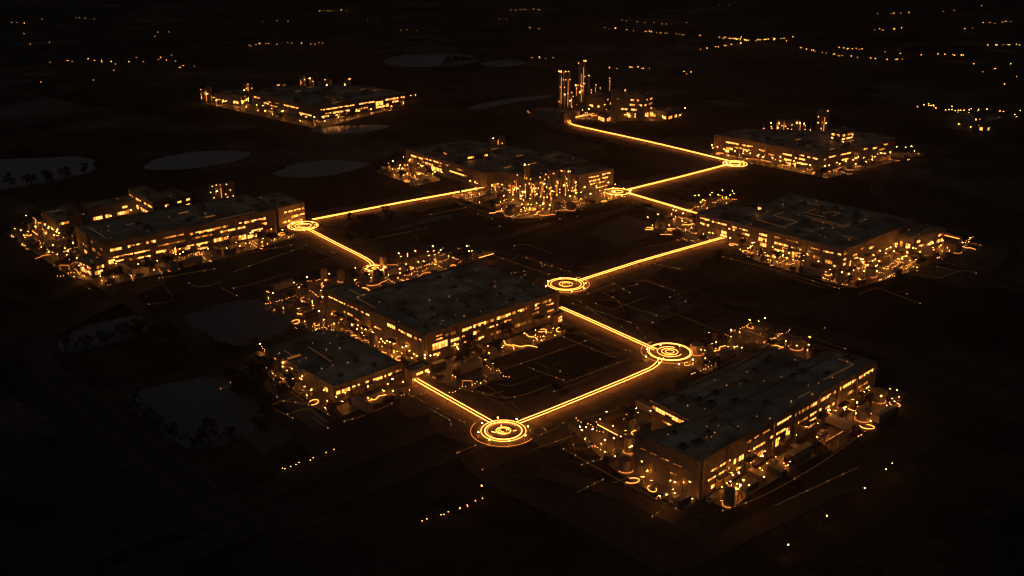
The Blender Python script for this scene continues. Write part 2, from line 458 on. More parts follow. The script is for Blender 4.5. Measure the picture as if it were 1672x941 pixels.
def window(B, i, s0, s1, z0, z1, sty, pane=1.5):
    if B.nwin >= 98: return
    B.nwin += 1
    p, d, nn, l = frame_of(B, i); s0, s1 = max(.3, min(s0, s1)), min(l - .3, max(s0, s1))
    if s1 - s0 < .4: return
    mb = MB(); k = max(1, round((s1 - s0) / pane)); up = Vector((0, 0, 1)); w = (s1 - s0) / k
    base = p + d * s0
    pr = STY[sty]; rows = 2 if (z1 - z0) > 2.6 else 1
    for a in range(k):
        for b in range(rows):
            u = R.random(); mi = 1
            for q in range(4):
                if u < pr[q]: mi = q + 1; break
                u -= pr[q]
            x0, x1 = a * w + .09, (a + 1) * w - .09; y0 = z0 + (z1 - z0) * b / rows + .08; y1 = z0 + (z1 - z0) * (b + 1) / rows - .08
            if sty in 'bm' and R.random() < .18: y0 += (y1 - y0) * R.uniform(.25, .6)     # half-drawn blind
            o = base + nn * .05
            mb.face([o + d * x0 + up * y0, o + d * x1 + up * y0, o + d * x1 + up * y1, o + d * x0 + up * y1], mi)
    L_ = s1 - s0
    for zz in (z0, z1): mb.box(base + d * L_ / 2 + nn * .07 + up * zz, d * (L_ / 2 + .1), nn * .09, up * .09, 0)
    for a in range(k + 1): mb.box(base + d * (a * w) + nn * .07 + up * ((z0 + z1) / 2), d * .09, nn * .085, up * ((z1 - z0) / 2 - .1), 0)
    mb.build('window', ['dark_metal', 'win_bright', 'win_mid', 'win_dim', 'win_low'], B.root)
def winpx(B, i, segs):
    """segs: (x0, x1, pixels below the roof line top, bottom, style)"""
    for x0, x1, o0, o1, sty in segs:
        s0, s1 = s_of_x(B, i, x0), s_of_x(B, i, x1); hp = hpx(B, i, (s0 + s1) / 2); h = B.H - B.z0
        window(B, i, s0, s1, h * (1 - o1 / hp), h * (1 - o0 / hp), sty)
def rows(B, i, spec, lo=4, hi=14, gap=(1, 5), a=0.0, b=1.0):
    """spec: (z0, z1, density, styles)"""
    p, d, nn, l = frame_of(B, i)
    for z0, z1, dens, st in spec:
        s = l * a + R.uniform(1, 3)
        while s < l * b - 3:
            w = R.uniform(lo, hi); e = min(s + w, l * b - 1)
            if R.random() < dens: window(B, i, s, e, z0, z1, R.choice(st))
            s = e + R.uniform(*gap)
def wall_part(B, i, name, mats, fn):
    p, d, nn, l = frame_of(B, i); mb = MB(); fn(mb, p, d, nn, l); mb.build(name, mats, B.root)
def pilasters(B, i, step=14, dpt=.5, w=.6):
    p, d, nn, l = frame_of(B, i); k = max(1, int(l / step)); h = B.H - B.z0
    for a in range(k + 1):
        s = min(max(l * a / k, w), l - w); mb = MB()
        mb.box(p + d * s + nn * (dpt / 2 + .01) + Vector((0, 0, h / 2 - .2)), d * w, nn * dpt / 2, Vector((0, 0, h / 2 - .25)))
        mb.build('pilaster', 'coping', B.wall)
def doors(B, i, ss, w=4.0, h=4.2, lit=.5):
    p, d, nn, l = frame_of(B, i); up = Vector((0, 0, 1))
    for s in ss:
        if not (w < s < l - w): continue
        mb = MB(); c = p + d * s
        for k in range(6): mb.box(c + nn * (.08 + .03 * (k % 2)) + up * (h * (k + .5) / 6 + .05), d * w / 2, nn * .06, up * (h / 12 - .03), 0)
        for sx in (-1, 1): mb.box(c + d * sx * (w / 2 + .15) + nn * .14 + up * (h / 2), d * .14, nn * .13, up * h / 2, 1)
        dr = mb.build('dock_door', ['steel', 'dark_metal'], B.root)
        cn = MB(); cn.box(c + nn * 1.1 + up * (h + .55), d * (w / 2 + .8), nn * 1.1, up * .1, 0); cn.build('canopy', 'dark_metal', dr)
        if R.random() < lit:
            lm = MB(); lm.box(c + nn * .9 + up * (h + .32), d * (w / 2 - .2), nn * .22, up * .1); lm.build('canopy_light', 'soft_light' if R.random() < .5 else 'strip_light', dr)
def wall_lamps(B, i, step=12, z=None, mat='lamp_mid', jitter=.35, a=0.0, b=1.0):
    p, d, nn, l = frame_of(B, i); k = max(1, int(1.6 * l * (b - a) / step)); up = Vector((0, 0, 1)); z = z or (B.H - B.z0) * .36
    for q in range(k):
        if R.random() < .25: continue
        s = l * a + l * (b - a) * (q + .5 + R.uniform(-jitter, jitter)) / k; zz = z * R.uniform(.75, 1.2); mb = MB()
        c = p + d * s
        mb.box(c + nn * .35 + up * (zz + .22), d * .34, nn * .36, up * .06, 0)
        mb.box(c + nn * .5 + up * zz, d * .10, nn * .08, up * .07, 1)
        mb.build('wall_lamp', ['dark_metal', mat], B.root)
def inpoly(p, poly):
    c = False; n = len(poly)
    for i in range(n):
        a, b = poly[i], poly[i - 1]
        if (a.y > p.y) != (b.y > p.y) and p.x < (b.x - a.x) * (p.y - a.y) / (b.y - a.y) + a.x: c = not c
    return c
def near_edge(p, poly):
    m_ = 1e9
    for i in range(len(poly)):
        a, b = poly[i], poly[(i + 1) % len(poly)]; d = b - a; t = max(0, min(1, (p - a).dot(d) / d.dot(d))); m_ = min(m_, (p - a - d * t).length)
    return m_
def roofscape(B, units=8, lamps=14, lines=6, skylights=0, big=1.0):
    dk = B.deck; xs = [q.x for q in B.poly]; ys = [q.y for q in B.poly]
    def pt(m_=2.5):
        for _ in range(200):
            p = Vector((R.uniform(min(xs), max(xs)), R.uniform(min(ys), max(ys)), 0))
            if inpoly(p, B.poly) and near_edge(p, B.poly) > m_: return p
        return None
    used = []
    for k in range(units):
        p = pt(3.5)
        if p is None or any((p - q).length < 5 for q in used): continue
        used.append(p); w, l_, h = R.uniform(.8, 1.8) * big, R.uniform(1, 2.6) * big, R.uniform(.7, 1.5) * big
        mb = MB(); z = Vector((0, 0, dk)); mb.box(p + z + Vector((0, 0, h / 2 + .15)), GA * w, GB * l_, (0, 0, h / 2)); mb.box(p + z + Vector((0, 0, .08)), GA * (w * .8), GB * (l_ * .8), (0, 0, .08), 1)
        for q in (-.45, .45): mb.lathe([(w * .45, dk + h + .15), (w * .45, dk + h + .4), (w * .2, dk + h + .42)], 10, (p.x + GB.x * l_ * q, p.y + GB.y * l_ * q), 1)
        mb.build('roof_unit', ['steel', 'dark_metal'], B.roof)
    for k in range(int(lamps * .6)):
        p = pt(.9)
        if p is None: continue
        mb = MB(); mb.box(p + Vector((0, 0, dk + .2)), (.07, 0, 0), (0, .07, 0), (0, 0, .2), 0); q_ = R.choice((.45, .6, .6, 1.0)); mb.lathe([(.12 * q_, dk + .4), (.2 * q_, dk + .5), (.12 * q_, dk + .62)], 6, (p.x, p.y), 1)
        mb.build('roof_lamp', ['dark_metal', 'marker'], B.roof)
    for k in range(int(lines * .6)):
        p = pt(2)
        if p is None: continue
        path = [p]; d = R.choice((GA, GB)) * R.choice((-1, 1))
        for _ in range(R.randint(1, 3)):
            q = path[-1] + d * R.uniform(5, 26)
            if not inpoly(q, B.poly) or near_edge(q, B.poly) < .8: break
            path.append(q); d = (GB if abs(d.dot(GA)) > abs(d.dot(GB)) else GA) * R.choice((-1, 1))
        if len(path) > 1:
            mb = MB(); mb.tube([q + Vector((0, 0, dk + .12)) for q in path], .06, 5); mb.build('light_line', 'roof_line', B.roof)
    for k in range(skylights):
        p = pt(4)
        if p is None or any((p - q).length < 5 for q in used): continue
        used.append(p); mb = MB(); mb.box(p + Vector((0, 0, dk + .2)), GA * 1.0, GB * 3.2, (0, 0, .2), 0); mb.box(p + Vector((0, 0, dk + .44)), GA * .85, GB * 3.0, (0, 0, .04), 1)
        mb.build('skylight', ['steel', 'win_low'], B.roof)
def roof_seam(B, pxs, mat='roof_line'):
    """a raised cable tray with a thin amber light along it, given by photo points on the roof"""
    pts = [P(x, y, B.z0 + B.deck) - B.c for x, y in pxs]
    mb = MB(); mb.tube([Vector((p.x, p.y, B.deck + .16)) for p in pts], .08, 5); mb.build('light_line', mat, B.roof)
    t = MB()
    for a, b in zip(pts, pts[1:]):
        d = (b - a); d.z = 0; l = d.length; d /= l
        t.box(((a.x + b.x) / 2 + d.y * .5, (a.y + b.y) / 2 - d.x * .5, B.deck + .22), d * (l / 2 - .1), Vector((-d.y, d.x, 0)) * .45, (0, 0, .25))
    t.build('cable_tray', 'coping', B.roof)

# --- central warehouse
B1 = building('warehouse', 'broad flat-roofed central warehouse between three ring beacons, two rows of lit windows', 'warehouse',
              [(528, 472), (571, 460.5), (601, 476.5), (775, 427), (912, 477), (692, 547)], 13.2)
e = edge(B1, 692, 912)
winpx(B1, e, [(711, 722, 7, 10, 'm'), (711, 722, 12.5, 15.5, 'b'), (726, 732, 9, 14, 'd'), (735, 744, 9, 15, 'd'), (754, 770, 10, 15, 'b'), (772, 798, 9, 14.5, 'b'), (800, 806, 9, 14, 'd'),
              (807, 834, 8.5, 14, 'b'), (836, 842, 8, 13, 'd'), (845, 856, 8, 13, 'b'), (858, 865, 7.5, 12, 'm'), (873, 881, 7, 12, 'b'), (873, 880, 14, 17, 'm'), (885, 900, 6.5, 11.5, 'm'), (891, 904, 14, 17, 'b'),
              (735, 758, 21, 26, 'b'), (772, 783, 20, 26, 'm'), (794, 813, 20, 23, 'b'), (818, 835, 18.5, 22, 'b'), (735, 770, 31, 34, 'b'), (775, 790, 32, 37, 'b'), (705, 730, 19, 30, 'b'), (706, 718, 35, 39, 'm'),
              (763, 770, 34, 39, 'b'), (893, 905, 24, 28, 'm'), (868, 880, 20, 24, 'd'), (840, 866, 30, 36, 'l'), (800, 836, 31, 36, 'l'), (894, 903, 33, 38, 'm')])
pilasters(B1, e, 15); wall_lamps(B1, e, 16, 3.2); doors(B1, e, [24, 44, 62, 76])
e = edge(B1, 528, 692)
winpx(B1, e, [(536, 560, 7, 10, 'b'), (561, 570, 7, 10, 'b'), (572, 577, 7, 10, 'm'), (579, 584, 7, 10, 'b'), (589, 594, 7, 10, 'm'), (597, 606, 7, 10.5, 'b'), (632, 646, 7, 13, 'b'), (650, 662, 9, 13, 'b'), (664, 672, 9, 14, 'b'), (676, 681, 9, 14, 'm'), (684, 690, 9, 14, 'b'),
              (560, 575, 20, 24, 'm'), (540, 552, 30, 36, 'd'), (578, 588, 24, 27, 'm'), (610, 622, 22, 25, 'm')])
pilasters(B1, e, 18); wall_lamps(B1, e, 12, 3.4, 'lamp_mid'); doors(B1, e, [12, 22, 33, 52])
e = edge(B1, 601, 775); wall_lamps(B1, e, 18)
roofscape(B1, 16, 40, 9, 0, .8)
roof_seam(B1, [(601, 480), (636, 497), (676, 518), (726, 534)]); roof_seam(B1, [(630, 498), (668, 512), (690, 527)]); roof_seam(B1, [(700, 519), (740, 505)]); roof_seam(B1, [(743, 455), (800, 478), (843, 497)]); roof_seam(B1, [(846, 470), (884, 483)])

# --- entrance block between the central and small front warehouse
B1b = building('gatehouse', 'small square gatehouse with bright canopy at the start of the nearest strip', 'gatehouse',
               [(660, 600), (690, 588), (703, 596), (672, 608)], 5.5, 'pale_cladding')
e = edge(B1b, 672, 703); rows(B1b, e, [(3.2, 4.4, .9, 'b')], 2, 5, (.5, 1)); wall_lamps(B1b, e, 4, 2.8, 'lamp_bright'); roofscape(B1b, 2, 3, 1)
# --- corner entrance on the east corner of the central warehouse
B1c = building('entrance_pavilion', 'low bright entrance pavilion at the right corner of the central warehouse', 'pavilion',
               [(899, 513), (915, 507), (921, 510), (905, 517)], 5, 'pale_cladding')
for q in range(4): rows(B1c, q, [(1.2, 4.0, 1, 'b')], 2, 4, (.4, .8))

# --- small front warehouse
B2 = building('warehouse', 'small low dark-roofed warehouse in front of the central one, beside the square pond', 'warehouse',
              [(434, 570), (546, 632), (657, 594), (560, 543), (520, 540)], 6.6, 'grey_cladding')
e = edge(B2, 546, 657)
winpx(B2, e, [(548, 555, 8, 14, 'b'), (557, 571, 8, 14, 'b'), (574, 580, 8, 13.5, 'b'), (583, 587, 8, 13, 'b'), (596, 602, 8, 13, 'b'), (608, 624, 8, 13, 'b'), (627, 630, 8, 12.5, 'b'), (633, 640, 8, 12.5, 'b'), (645, 656, 7, 11, 'd')])
doors(B2, e, [9, 16, 28, 37], 3.2, 3.2, .4); wall_lamps(B2, e, 8, 2.6)
e = edge(B2, 434, 546)
winpx(B2, e, [(529, 535, 8, 15, 'b'), (447, 451, 6, 9, 'm'), (459, 464, 7, 10, 'd'), (472, 478, 7, 10, 'm')]); wall_lamps(B2, e, 14, 3); pilasters(B2, e, 12)
roofscape(B2, 12, 26, 8, 2, .7)

# --- front right warehouse
B3 = building('warehouse', 'long dark-roofed front right warehouse with a courtyard notch and glazed right-hand wall', 'warehouse',
              [(1147, 752), (1431, 591), (1358, 569.5), (1316, 588), (1252, 567), (1065, 656), (1126, 687), (1038, 713)], 14)
e = edge(B3, 1147, 1431)
winpx(B3, e, [(1299, 1308, 9, 15, 'd'), (1310, 1322, 9, 15, 'd'), (1324, 1335, 9, 15, 'm'), (1341, 1358, 9, 15, 'b'), (1360, 1366, 8.5, 14, 'm'), (1368, 1391, 8, 14, 'b'), (1392, 1410, 8, 13.5, 'b'), (1411, 1427, 7.5, 13, 'b'),
              (1163, 1195, 24, 28, 'b'), (1158, 1194, 37, 41, 'b'), (1200, 1217, 28, 37, 'b'), (1224, 1252, 27, 32, 'b'), (1223, 1236, 39, 53, 'b'), (1240, 1250, 40, 50, 'm'), (1264, 1293, 8, 13, 'b'), (1260, 1285, 24, 29, 'b'),
              (1264, 1277, 34, 48, 'b'), (1286, 1293, 26, 40, 'm'), (1300, 1322, 26, 31, 'm'), (1325, 1344, 25, 30, 'b'), (1325, 1338, 35, 39, 'b'), (1324, 1338, 44, 49, 'm'), (1164, 1174, 50, 57, 'm'), (1180, 1190, 46, 54, 'd'),
              (1205, 1216, 45, 51, 'd'), (1350, 1366, 28, 33, 'm'), (1385, 1398, 24, 30, 'd'), (1402, 1420, 24, 29, 'd'), (1408, 1424, 34, 38, 'm'), (1220, 1240, 10, 15, 'm'), (1246, 1258, 10, 14, 'd')])
pilasters(B3, e, 13); wall_lamps(B3, e, 11, 3.6, 'lamp_mid'); doors(B3, e, [10, 26, 46, 70, 84, 98], 4.2, 4.4, .7)
e = edge(B3, 1065, 1126); winpx(B3, e, [(1066, 1125, 5, 12, 'b'), (1082, 1100, 20, 24, 'm')]); wall_lamps(B3, e, 10)
e = edge(B3, 1038, 1147)
winpx(B3, e, [(1046, 1056, 14, 17, 'l'), (1062, 1074, 16, 19, 'l'), (1080, 1094, 18, 21, 'l'), (1100, 1116, 20, 23, 'l'), (1048, 1052, 34, 38, 'm'), (1096, 1108, 36, 39, 'l'), (1124, 1136, 38, 41, 'l')])
pilasters(B3, e, 16); wall_lamps(B3, e, 15, 3.2)
e = edge(B3, 1316, 1358); wall_lamps(B3, e, 8); e = edge(B3, 1252, 1065); wall_lamps(B3, e, 16)
roofscape(B3, 22, 46, 8, 0, .9)
roof_seam(B3, [(1126, 688), (1166, 676), (1210, 703)]); roof_seam(B3, [(1168, 676), (1260, 628), (1320, 601), (1360, 580)]); roof_seam(B3, [(1098, 645), (1145, 652), (1215, 618)]); roof_seam(B3, [(1072, 654), (1192, 604), (1250, 572)])

# --- left factory
B4 = building('factory', 'long three-storey factory on the far left with continuous bands of lit windows', 'factory',
              [(122, 369), (141, 384), (145, 383.3), (167, 400), (449, 343.5), (404, 317.7), (259, 343.5)], 13.6)
e = edge(B4, 167, 449)
winpx(B4, e, [(178, 197, 9, 13.5, 'b'), (207, 219, 9, 13, 'b'), (221, 232, 9, 13, 'b'), (237, 253, 8.5, 13, 'b'), (181, 214, 22, 25, 'b'), (216, 244, 22, 25, 'b'), (173, 181, 26, 33, 'x'), (184, 198, 29, 32, 'b'), (207, 241, 31, 34, 'b'), (251, 268, 27, 31, 'b'),
              (272, 307, 30, 36, 'b'), (265, 299, 7.5, 10.5, 'd'), (309, 350, 9, 13, 'b'), (301, 340, 28, 31.5, 'b'), (346, 367, 26, 32, 'b'), (358, 399, 15.5, 19, 'b'), (389, 394, 8, 12, 'b'), (398, 433, 8, 12, 'b'), (426, 434, 16, 20, 'b'), (408, 427, 24, 29, 'b'),
              (383, 399, 29, 37, 'b'), (401, 421, 31, 37, 'b'), (312, 345, 17, 20, 'd'), (255, 300, 18, 21, 'd'), (225, 246, 37, 40, 'l'), (318, 336, 36, 39, 'm'), (350, 372, 8, 12, 'd')])
pilasters(B4, e, 24); wall_lamps(B4, e, 14, 3.4, 'lamp_mid'); doors(B4, e, [14, 40, 70, 92, 104], 4, 4, .8)
for a, b in ((122, 141), (145, 167)):
    e = edge(B4, a, b); rows(B4, e, [(2, 4, .7, 'bm'), (6, 7.6, .7, 'bmd'), (10, 11.4, .6, 'md')], 3, 7)
roofscape(B4, 18, 24, 6, 3)
roof_seam(B4, [(255, 362), (300, 368), (315, 367)])
B4b = building('factory_wing', 'square office wing beside the ring at the right end of the left factory', 'factory wing',
               [(418, 321.5), (451, 312.6), (497, 331), (454, 341)], 11.5, 'pale_cladding')
e = edge(B4b, 454, 497)
winpx(B4b, e, [(463, 468, 7, 10, 'b'), (470, 477, 7, 10, 'b'), (479, 490, 7, 10, 'b'), (492, 496, 7, 10, 'b'), (474, 496, 16, 20, 'b'), (458, 466, 22, 26, 'm'), (470, 492, 25, 28, 'm')]); wall_lamps(B4b, e, 6, 3, 'lamp_bright')
roofscape(B4b, 5, 8, 2)
B4c = building('entrance_block', 'low glazed entrance block at the near left corner of the left factory', 'building',
               [(126, 422), (143.5, 416.5), (172, 426.5), (149, 432.5)], 7, 'grey_cladding')
for a, b in ((126, 149), (149, 172)): e = edge(B4c, a, b); rows(B4c, e, [(1, 3.2, .9, 'bbm'), (4, 5.6, .7, 'md')], 2, 5, (.5, 1.5)); wall_lamps(B4c, e, 6, 3.2, 'lamp_bright')
roofscape(B4c, 3, 4, 1)
B4d = building('factory_wing', 'plain dim wing at the left rear corner of the left factory', 'factory wing', [(67, 345.5), (90, 359.5), (121, 353), (133, 348), (112, 333)], 9.5, 'grey_cladding')
for a, b in ((67, 90), (90, 121)): e = edge(B4d, a, b); rows(B4d, e, [(2, 3.6, .5, 'mdb'), (6, 7.4, .35, 'md')], 2, 6); wall_lamps(B4d, e, 8, 3)
roofscape(B4d, 5, 7, 2)
B4e = building('factory_wing', 'middle rear wing of the left factory with a lit courtyard wall', 'factory wing', [(134, 333), (210, 319.5), (222, 327), (147, 342)], 9, 'grey_cladding')
e = edge(B4e, 147, 222); rows(B4e, e, [(2, 4, .8, 'bm'), (5.6, 7, .6, 'md')], 3, 8); wall_lamps(B4e, e, 10, 3.2, 'lamp_bright'); roofscape(B4e, 6, 10, 3)
B4f = building('factory_wing', 'taller rear wing of the left factory with a lit side wall', 'factory wing', [(208.5, 309), (235.5, 304), (276, 323), (249, 331)], 11.5, 'pale_cladding')
e = edge(B4f, 208, 249); rows(B4f, e, [(7.6, 9, .9, 'b'), (2, 4.5, .8, 'bb')], 4, 9); wall_lamps(B4f, e, 10, 4, 'lamp_bright')
e = edge(B4f, 249, 276); rows(B4f, e, [(6.5, 8, .8, 'bm'), (3, 4.5, .6, 'bm')], 2, 6); roofscape(B4f, 5, 6, 2)
B4g = building('factory_wing', 'short rear block of the left factory next to the silo cluster', 'factory wing', [(257, 315.5), (281, 308), (311, 317), (283, 325.5)], 9.5, 'grey_cladding')
e = edge(B4g, 283, 311); rows(B4g, e, [(6, 7.4, .8, 'bm'), (2.4, 4.2, .8, 'b')], 2, 5); wall_lamps(B4g, e, 6, 3, 'lamp_bright'); roofscape(B4g, 4, 5, 1)

# --- middle rear plant
B5 = building('plant_building', 'wide rear plant building behind the row of steel silos, tiered grey roof', 'factory',
              [(662, 243.5), (757, 229), (852, 242), (1002, 276), (946, 287.5), (918, 281), (862, 292), (818, 280), (796, 285)], 11, 'pale_cladding')
e = edge(B5, 662, 796)
winpx(B5, e, [(671, 680, 6, 9, 'b'), (683, 690, 6, 9, 'b'), (691, 699, 4.5, 7, 'm'), (701, 706, 4.5, 7, 'm'), (708, 722, 4, 7, 'm'), (724, 732, 4, 7, 'd'), (690, 707, 11, 14, 'b'), (716, 722, 9, 12, 'd'), (704, 721, 14, 20, 'b'), (734, 762, 12, 15, 'b'), (745, 756, 5, 8, 'd')])
wall_lamps(B5, e, 12, 3, 'lamp_mid'); pilasters(B5, e, 22)
e = edge(B5, 946, 1002)
winpx(B5, e, [(961, 968, 5, 7.5, 'b'), (969, 978, 5, 7.5, 'b'), (983, 990, 4, 7, 'b'), (991, 997, 4, 6.5, 'b'), (962, 980, 11, 14, 'b'), (983, 993, 10, 13, 'b'), (964, 975, 16, 19, 'b'), (976, 990, 16, 19, 'm')]); wall_lamps(B5, e, 9, 3, 'lamp_bright')
for a, b in ((862, 918), (796, 818), (818, 862)): e = edge(B5, a, b); rows(B5, e, [(6, 7.6, .5, 'md'), (2, 4, .6, 'bm')], 3, 8); wall_lamps(B5, e, 8, 3.4)
roofscape(B5, 26, 34, 5, 5, 1.3)
B5b = building('roof_block', 'low plant room standing on the rear plant roof behind the silos', 'plant room', [(720, 243), (768, 236), (800, 248), (748, 256)], 14, 'grey_cladding', None, 10.35)
e = edge(B5b, 720, 748); rows(B5b, e, [(1, 2.2, .6, 'md')], 2, 5); e = edge(B5b, 748, 800); rows(B5b, e, [(1, 2.4, .6, 'mb')], 2, 5); roofscape(B5b, 4, 6, 1)
B5c = building('roof_block', 'stepped plant room on the right part of the rear plant roof', 'plant room', [(862, 252), (905, 246), (962, 263), (912, 270)], 13.2, 'grey_cladding', None, 10.35); roofscape(B5c, 6, 6, 1)

# --- right factory
B6 = building('factory', 'broad right-hand factory reached by two light strips, brightly lit front bays', 'factory',
              [(1137.5, 349), (1186, 334), (1236, 341), (1287, 316), (1498, 361), (1378.5, 408.5), (1257, 378)], 11.6, 'pale_cladding')
e = edge(B6, 1137, 1257)
winpx(B6, e, [(1143, 1159, 4, 7.5, 'b'), (1144, 1159, 12, 16, 'b'), (1163, 1167, 5, 8, 'b'), (1169, 1187, 5, 8, 'b'), (1193, 1204, 5.5, 9, 'b'), (1207, 1212, 6, 9, 'm'), (1213, 1222, 6, 9, 'b'), (1179, 1188, 17, 22, 'x'), (1190, 1201, 10, 13, 'b'), (1213, 1225, 12, 16, 'b'), (1214, 1222, 18, 22, 'b'),
              (1240, 1254, 6, 10, 'b'), (1240, 1254, 13, 19, 'b'), (1243, 1254, 21, 27, 'b'), (1178, 1189, 23, 27, 'x')]); wall_lamps(B6, e, 10, 3.2, 'lamp_bright'); pilasters(B6, e, 18)
e = edge(B6, 1257, 1378)
winpx(B6, e, [(1266, 1289, 14, 18, 'b'), (1293, 1311, 15, 18, 'm'), (1267, 1279, 25, 29, 'b'), (1279, 1289, 20, 28, 'b'), (1292, 1300, 23, 33, 'b'), (1301, 1310, 22, 30, 'b'), (1325, 1340, 8, 11, 'd'), (1345, 1362, 8, 11, 'm'), (1369, 1376, 7, 10, 'b'), (1265, 1276, 5, 8, 'l'), (1284, 1304, 5, 8, 'l'), (1330, 1342, 20, 25, 'l'), (1350, 1362, 22, 28, 'd')])
wall_lamps(B6, e, 12, 3.0, 'lamp_mid'); pilasters(B6, e, 20); doors(B6, e, [12, 40, 56], 4, 4, .5)
e = edge(B6, 1378, 1498)
winpx(B6, e, [(1379, 1383, 5, 9, 'm'), (1379, 1383, 14, 18, 'b'), (1378.6, 1383, 22, 26, 'x'), (1394, 1403, 14, 17, 'b'), (1397, 1403, 20, 25, 'b'), (1390, 1394, 22, 31, 'b'), (1421, 1428, 12, 16, 'b'), (1405, 1412, 8, 11, 'd')]); wall_lamps(B6, e, 7, 3.2, 'lamp_bright'); doors(B6, e, [10, 22], 3.6, 3.8, .8)
roofscape(B6, 30, 50, 12, 0, 1.1)
roof_seam(B6, [(1300, 377), (1340, 384), (1376, 391)]); roof_seam(B6, [(1438, 379), (1460, 367)]); roof_seam(B6, [(1310, 343), (1325, 349), (1355, 350)])
B6b = building('factory_annex', 'lower annex with courtyard roof at the right end of the right-hand factory', 'factory annex', [(1466.5, 380), (1501, 364.5), (1544, 373.5), (1493, 388.5)], 9, 'grey_cladding')
e = edge(B6b, 1493, 1544); rows(B6b, e, [(5.4, 7, .7, 'bm'), (2, 4, .8, 'b')], 3, 7); wall_lamps(B6b, e, 7, 3, 'lamp_bright'); e = edge(B6b, 1466, 1493); rows(B6b, e, [(2, 5, .9, 'b')], 2, 5); roofscape(B6b, 5, 8, 2)
B6c = building('roof_block', 'small lit stair tower standing on the left part of the right-hand factory', 'stair tower', [(1236, 332), (1241, 330), (1252, 333), (1246, 335)], 16, 'pale_cladding', None, 0)
for q in range(4): rows(B6c, q, [(12.5, 14.2, .8, 'b'), (8, 10.5, .8, 'b')], 2, 4, (.4, .8))

# --- back right factory
B7 = building('factory', 'rear right factory with twin chimneys and a cube tower rising behind its lit front', 'factory',
              [(1167, 220), (1217, 210.5), (1433, 218), (1463, 226), (1342, 252.5)], 12, 'tan_cladding')
e = edge(B7, 1167, 1342)
winpx(B7, e, [(1186, 1208, 7, 10, 'b'), (1212, 1230, 7, 10, 'm'), (1187, 1198, 16, 20, 'b'), (1200, 1212, 13, 16, 'b'), (1214, 1226, 14, 17, 'b'), (1186, 1192, 20, 25, 'x'), (1279, 1294, 9, 12, 'b'), (1306, 1314, 6, 8.5, 'm'), (1299, 1316, 12, 15, 'b'), (1319, 1324, 7, 9.5, 'b'), (1282, 1300, 17, 20, 'b'), (1303, 1321, 19, 22, 'b'), (1285, 1302, 22, 27, 'b'), (1240, 1250, 10, 13, 'm'), (1256, 1266, 14, 17, 'm'), (1328, 1336, 7, 10, 'b'), (1236, 1244, 20, 24, 'm')])
wall_lamps(B7, e, 9, 3, 'lamp_bright'); pilasters(B7, e, 20)
e = edge(B7, 1342, 1463)
winpx(B7, e, [(1354, 1365, 6, 8.5, 'b'), (1373, 1390, 6, 9, 'b'), (1376, 1388, 15, 18, 'b'), (1411, 1417, 5, 8, 'm'), (1426, 1432, 7, 10, 'b'), (1444, 1450, 5, 8, 'm'), (1437, 1446, 12, 15, 'm'), (1397, 1402, 14, 20, 'b'), (1346, 1350, 8, 11, 'm')]); wall_lamps(B7, e, 12, 3, 'lamp_bright')
roofscape(B7, 26, 44, 3, 4, 1.4)
B7b = building('tower_block', 'cube tower with lit storeys on the right of the rear right factory', 'tower block', [(1355, 211), (1376, 206), (1396, 210.5), (1374, 215)], 19, 'pale_cladding', None, 0)
for q in range(4): rows(B7b, q, [(15, 16.6, .8, 'bm'), (12.4, 13.8, .7, 'b')], 2, 6, (.6, 2)); wall_lamps(B7b, q, 5, 13, 'lamp_mid')
roofscape(B7b, 2, 4, 0)

# --- far left complex
B8 = building('factory', 'distant left complex with a long band of lit windows and towers behind its roof', 'factory',
              [(410, 152), (509, 175), (664, 151.5), (600, 140.5), (450, 140)], 12, 'grey_cladding')
e = edge(B8, 509, 664)
winpx(B8, e, [(523, 530, 6, 8.5, 'b'), (532, 560, 6, 8.5, 'b'), (562, 570, 6, 8.5, 'b'), (571, 578, 6, 8.5, 'm'), (586, 611, 5.5, 8, 'b'), (629, 650, 5, 8, 'b'), (654, 660, 5, 8, 'b'), (530, 540, 13, 15, 'm'), (543, 560, 13, 16, 'b'), (563, 570, 13, 16, 'b'), (524, 536, 17, 20, 'b'), (580, 587, 14, 19, 'b'), (588, 600, 13, 16, 'm'), (613, 625, 7, 14, 'b'), (613, 626, 15, 18, 'x'), (640, 650, 10, 13, 'b'), (629, 634, 13, 18, 'b'), (653, 659, 12, 15, 'm')])
wall_lamps(B8, e, 16, 3, 'lamp_bright')
e = edge(B8, 410, 509)
winpx(B8, e, [(436, 444, 7, 9, 'm'), (449, 456, 6, 8, 'd'), (463, 487, 6, 8.5, 'b'), (488, 508, 13, 15.5, 'b'), (430, 438, 10, 12.5, 'b'), (439, 452, 12, 14, 'm'), (412, 424, 4, 6.5, 'm')]); wall_lamps(B8, e, 20, 3, 'lamp_bright')
roofscape(B8, 26, 20, 4, 6, 1.6)
B8b = building('factory_wing', 'low left wing of the distant left complex with bright loading bays', 'factory wing', [(350, 152), (375, 145.5), (406, 149), (392, 157)], 9, 'grey_cladding')
for a, b in ((350, 392), (392, 406)): e = edge(B8b, a, b); rows(B8b, e, [(1.5, 4, .6, 'b'), (5.5, 7, .4, 'm')], 3, 7, (3, 9)); wall_lamps(B8b, e, 9, 3, 'lamp_bright')
roofscape(B8b, 5, 6, 1, 0, 1.4)

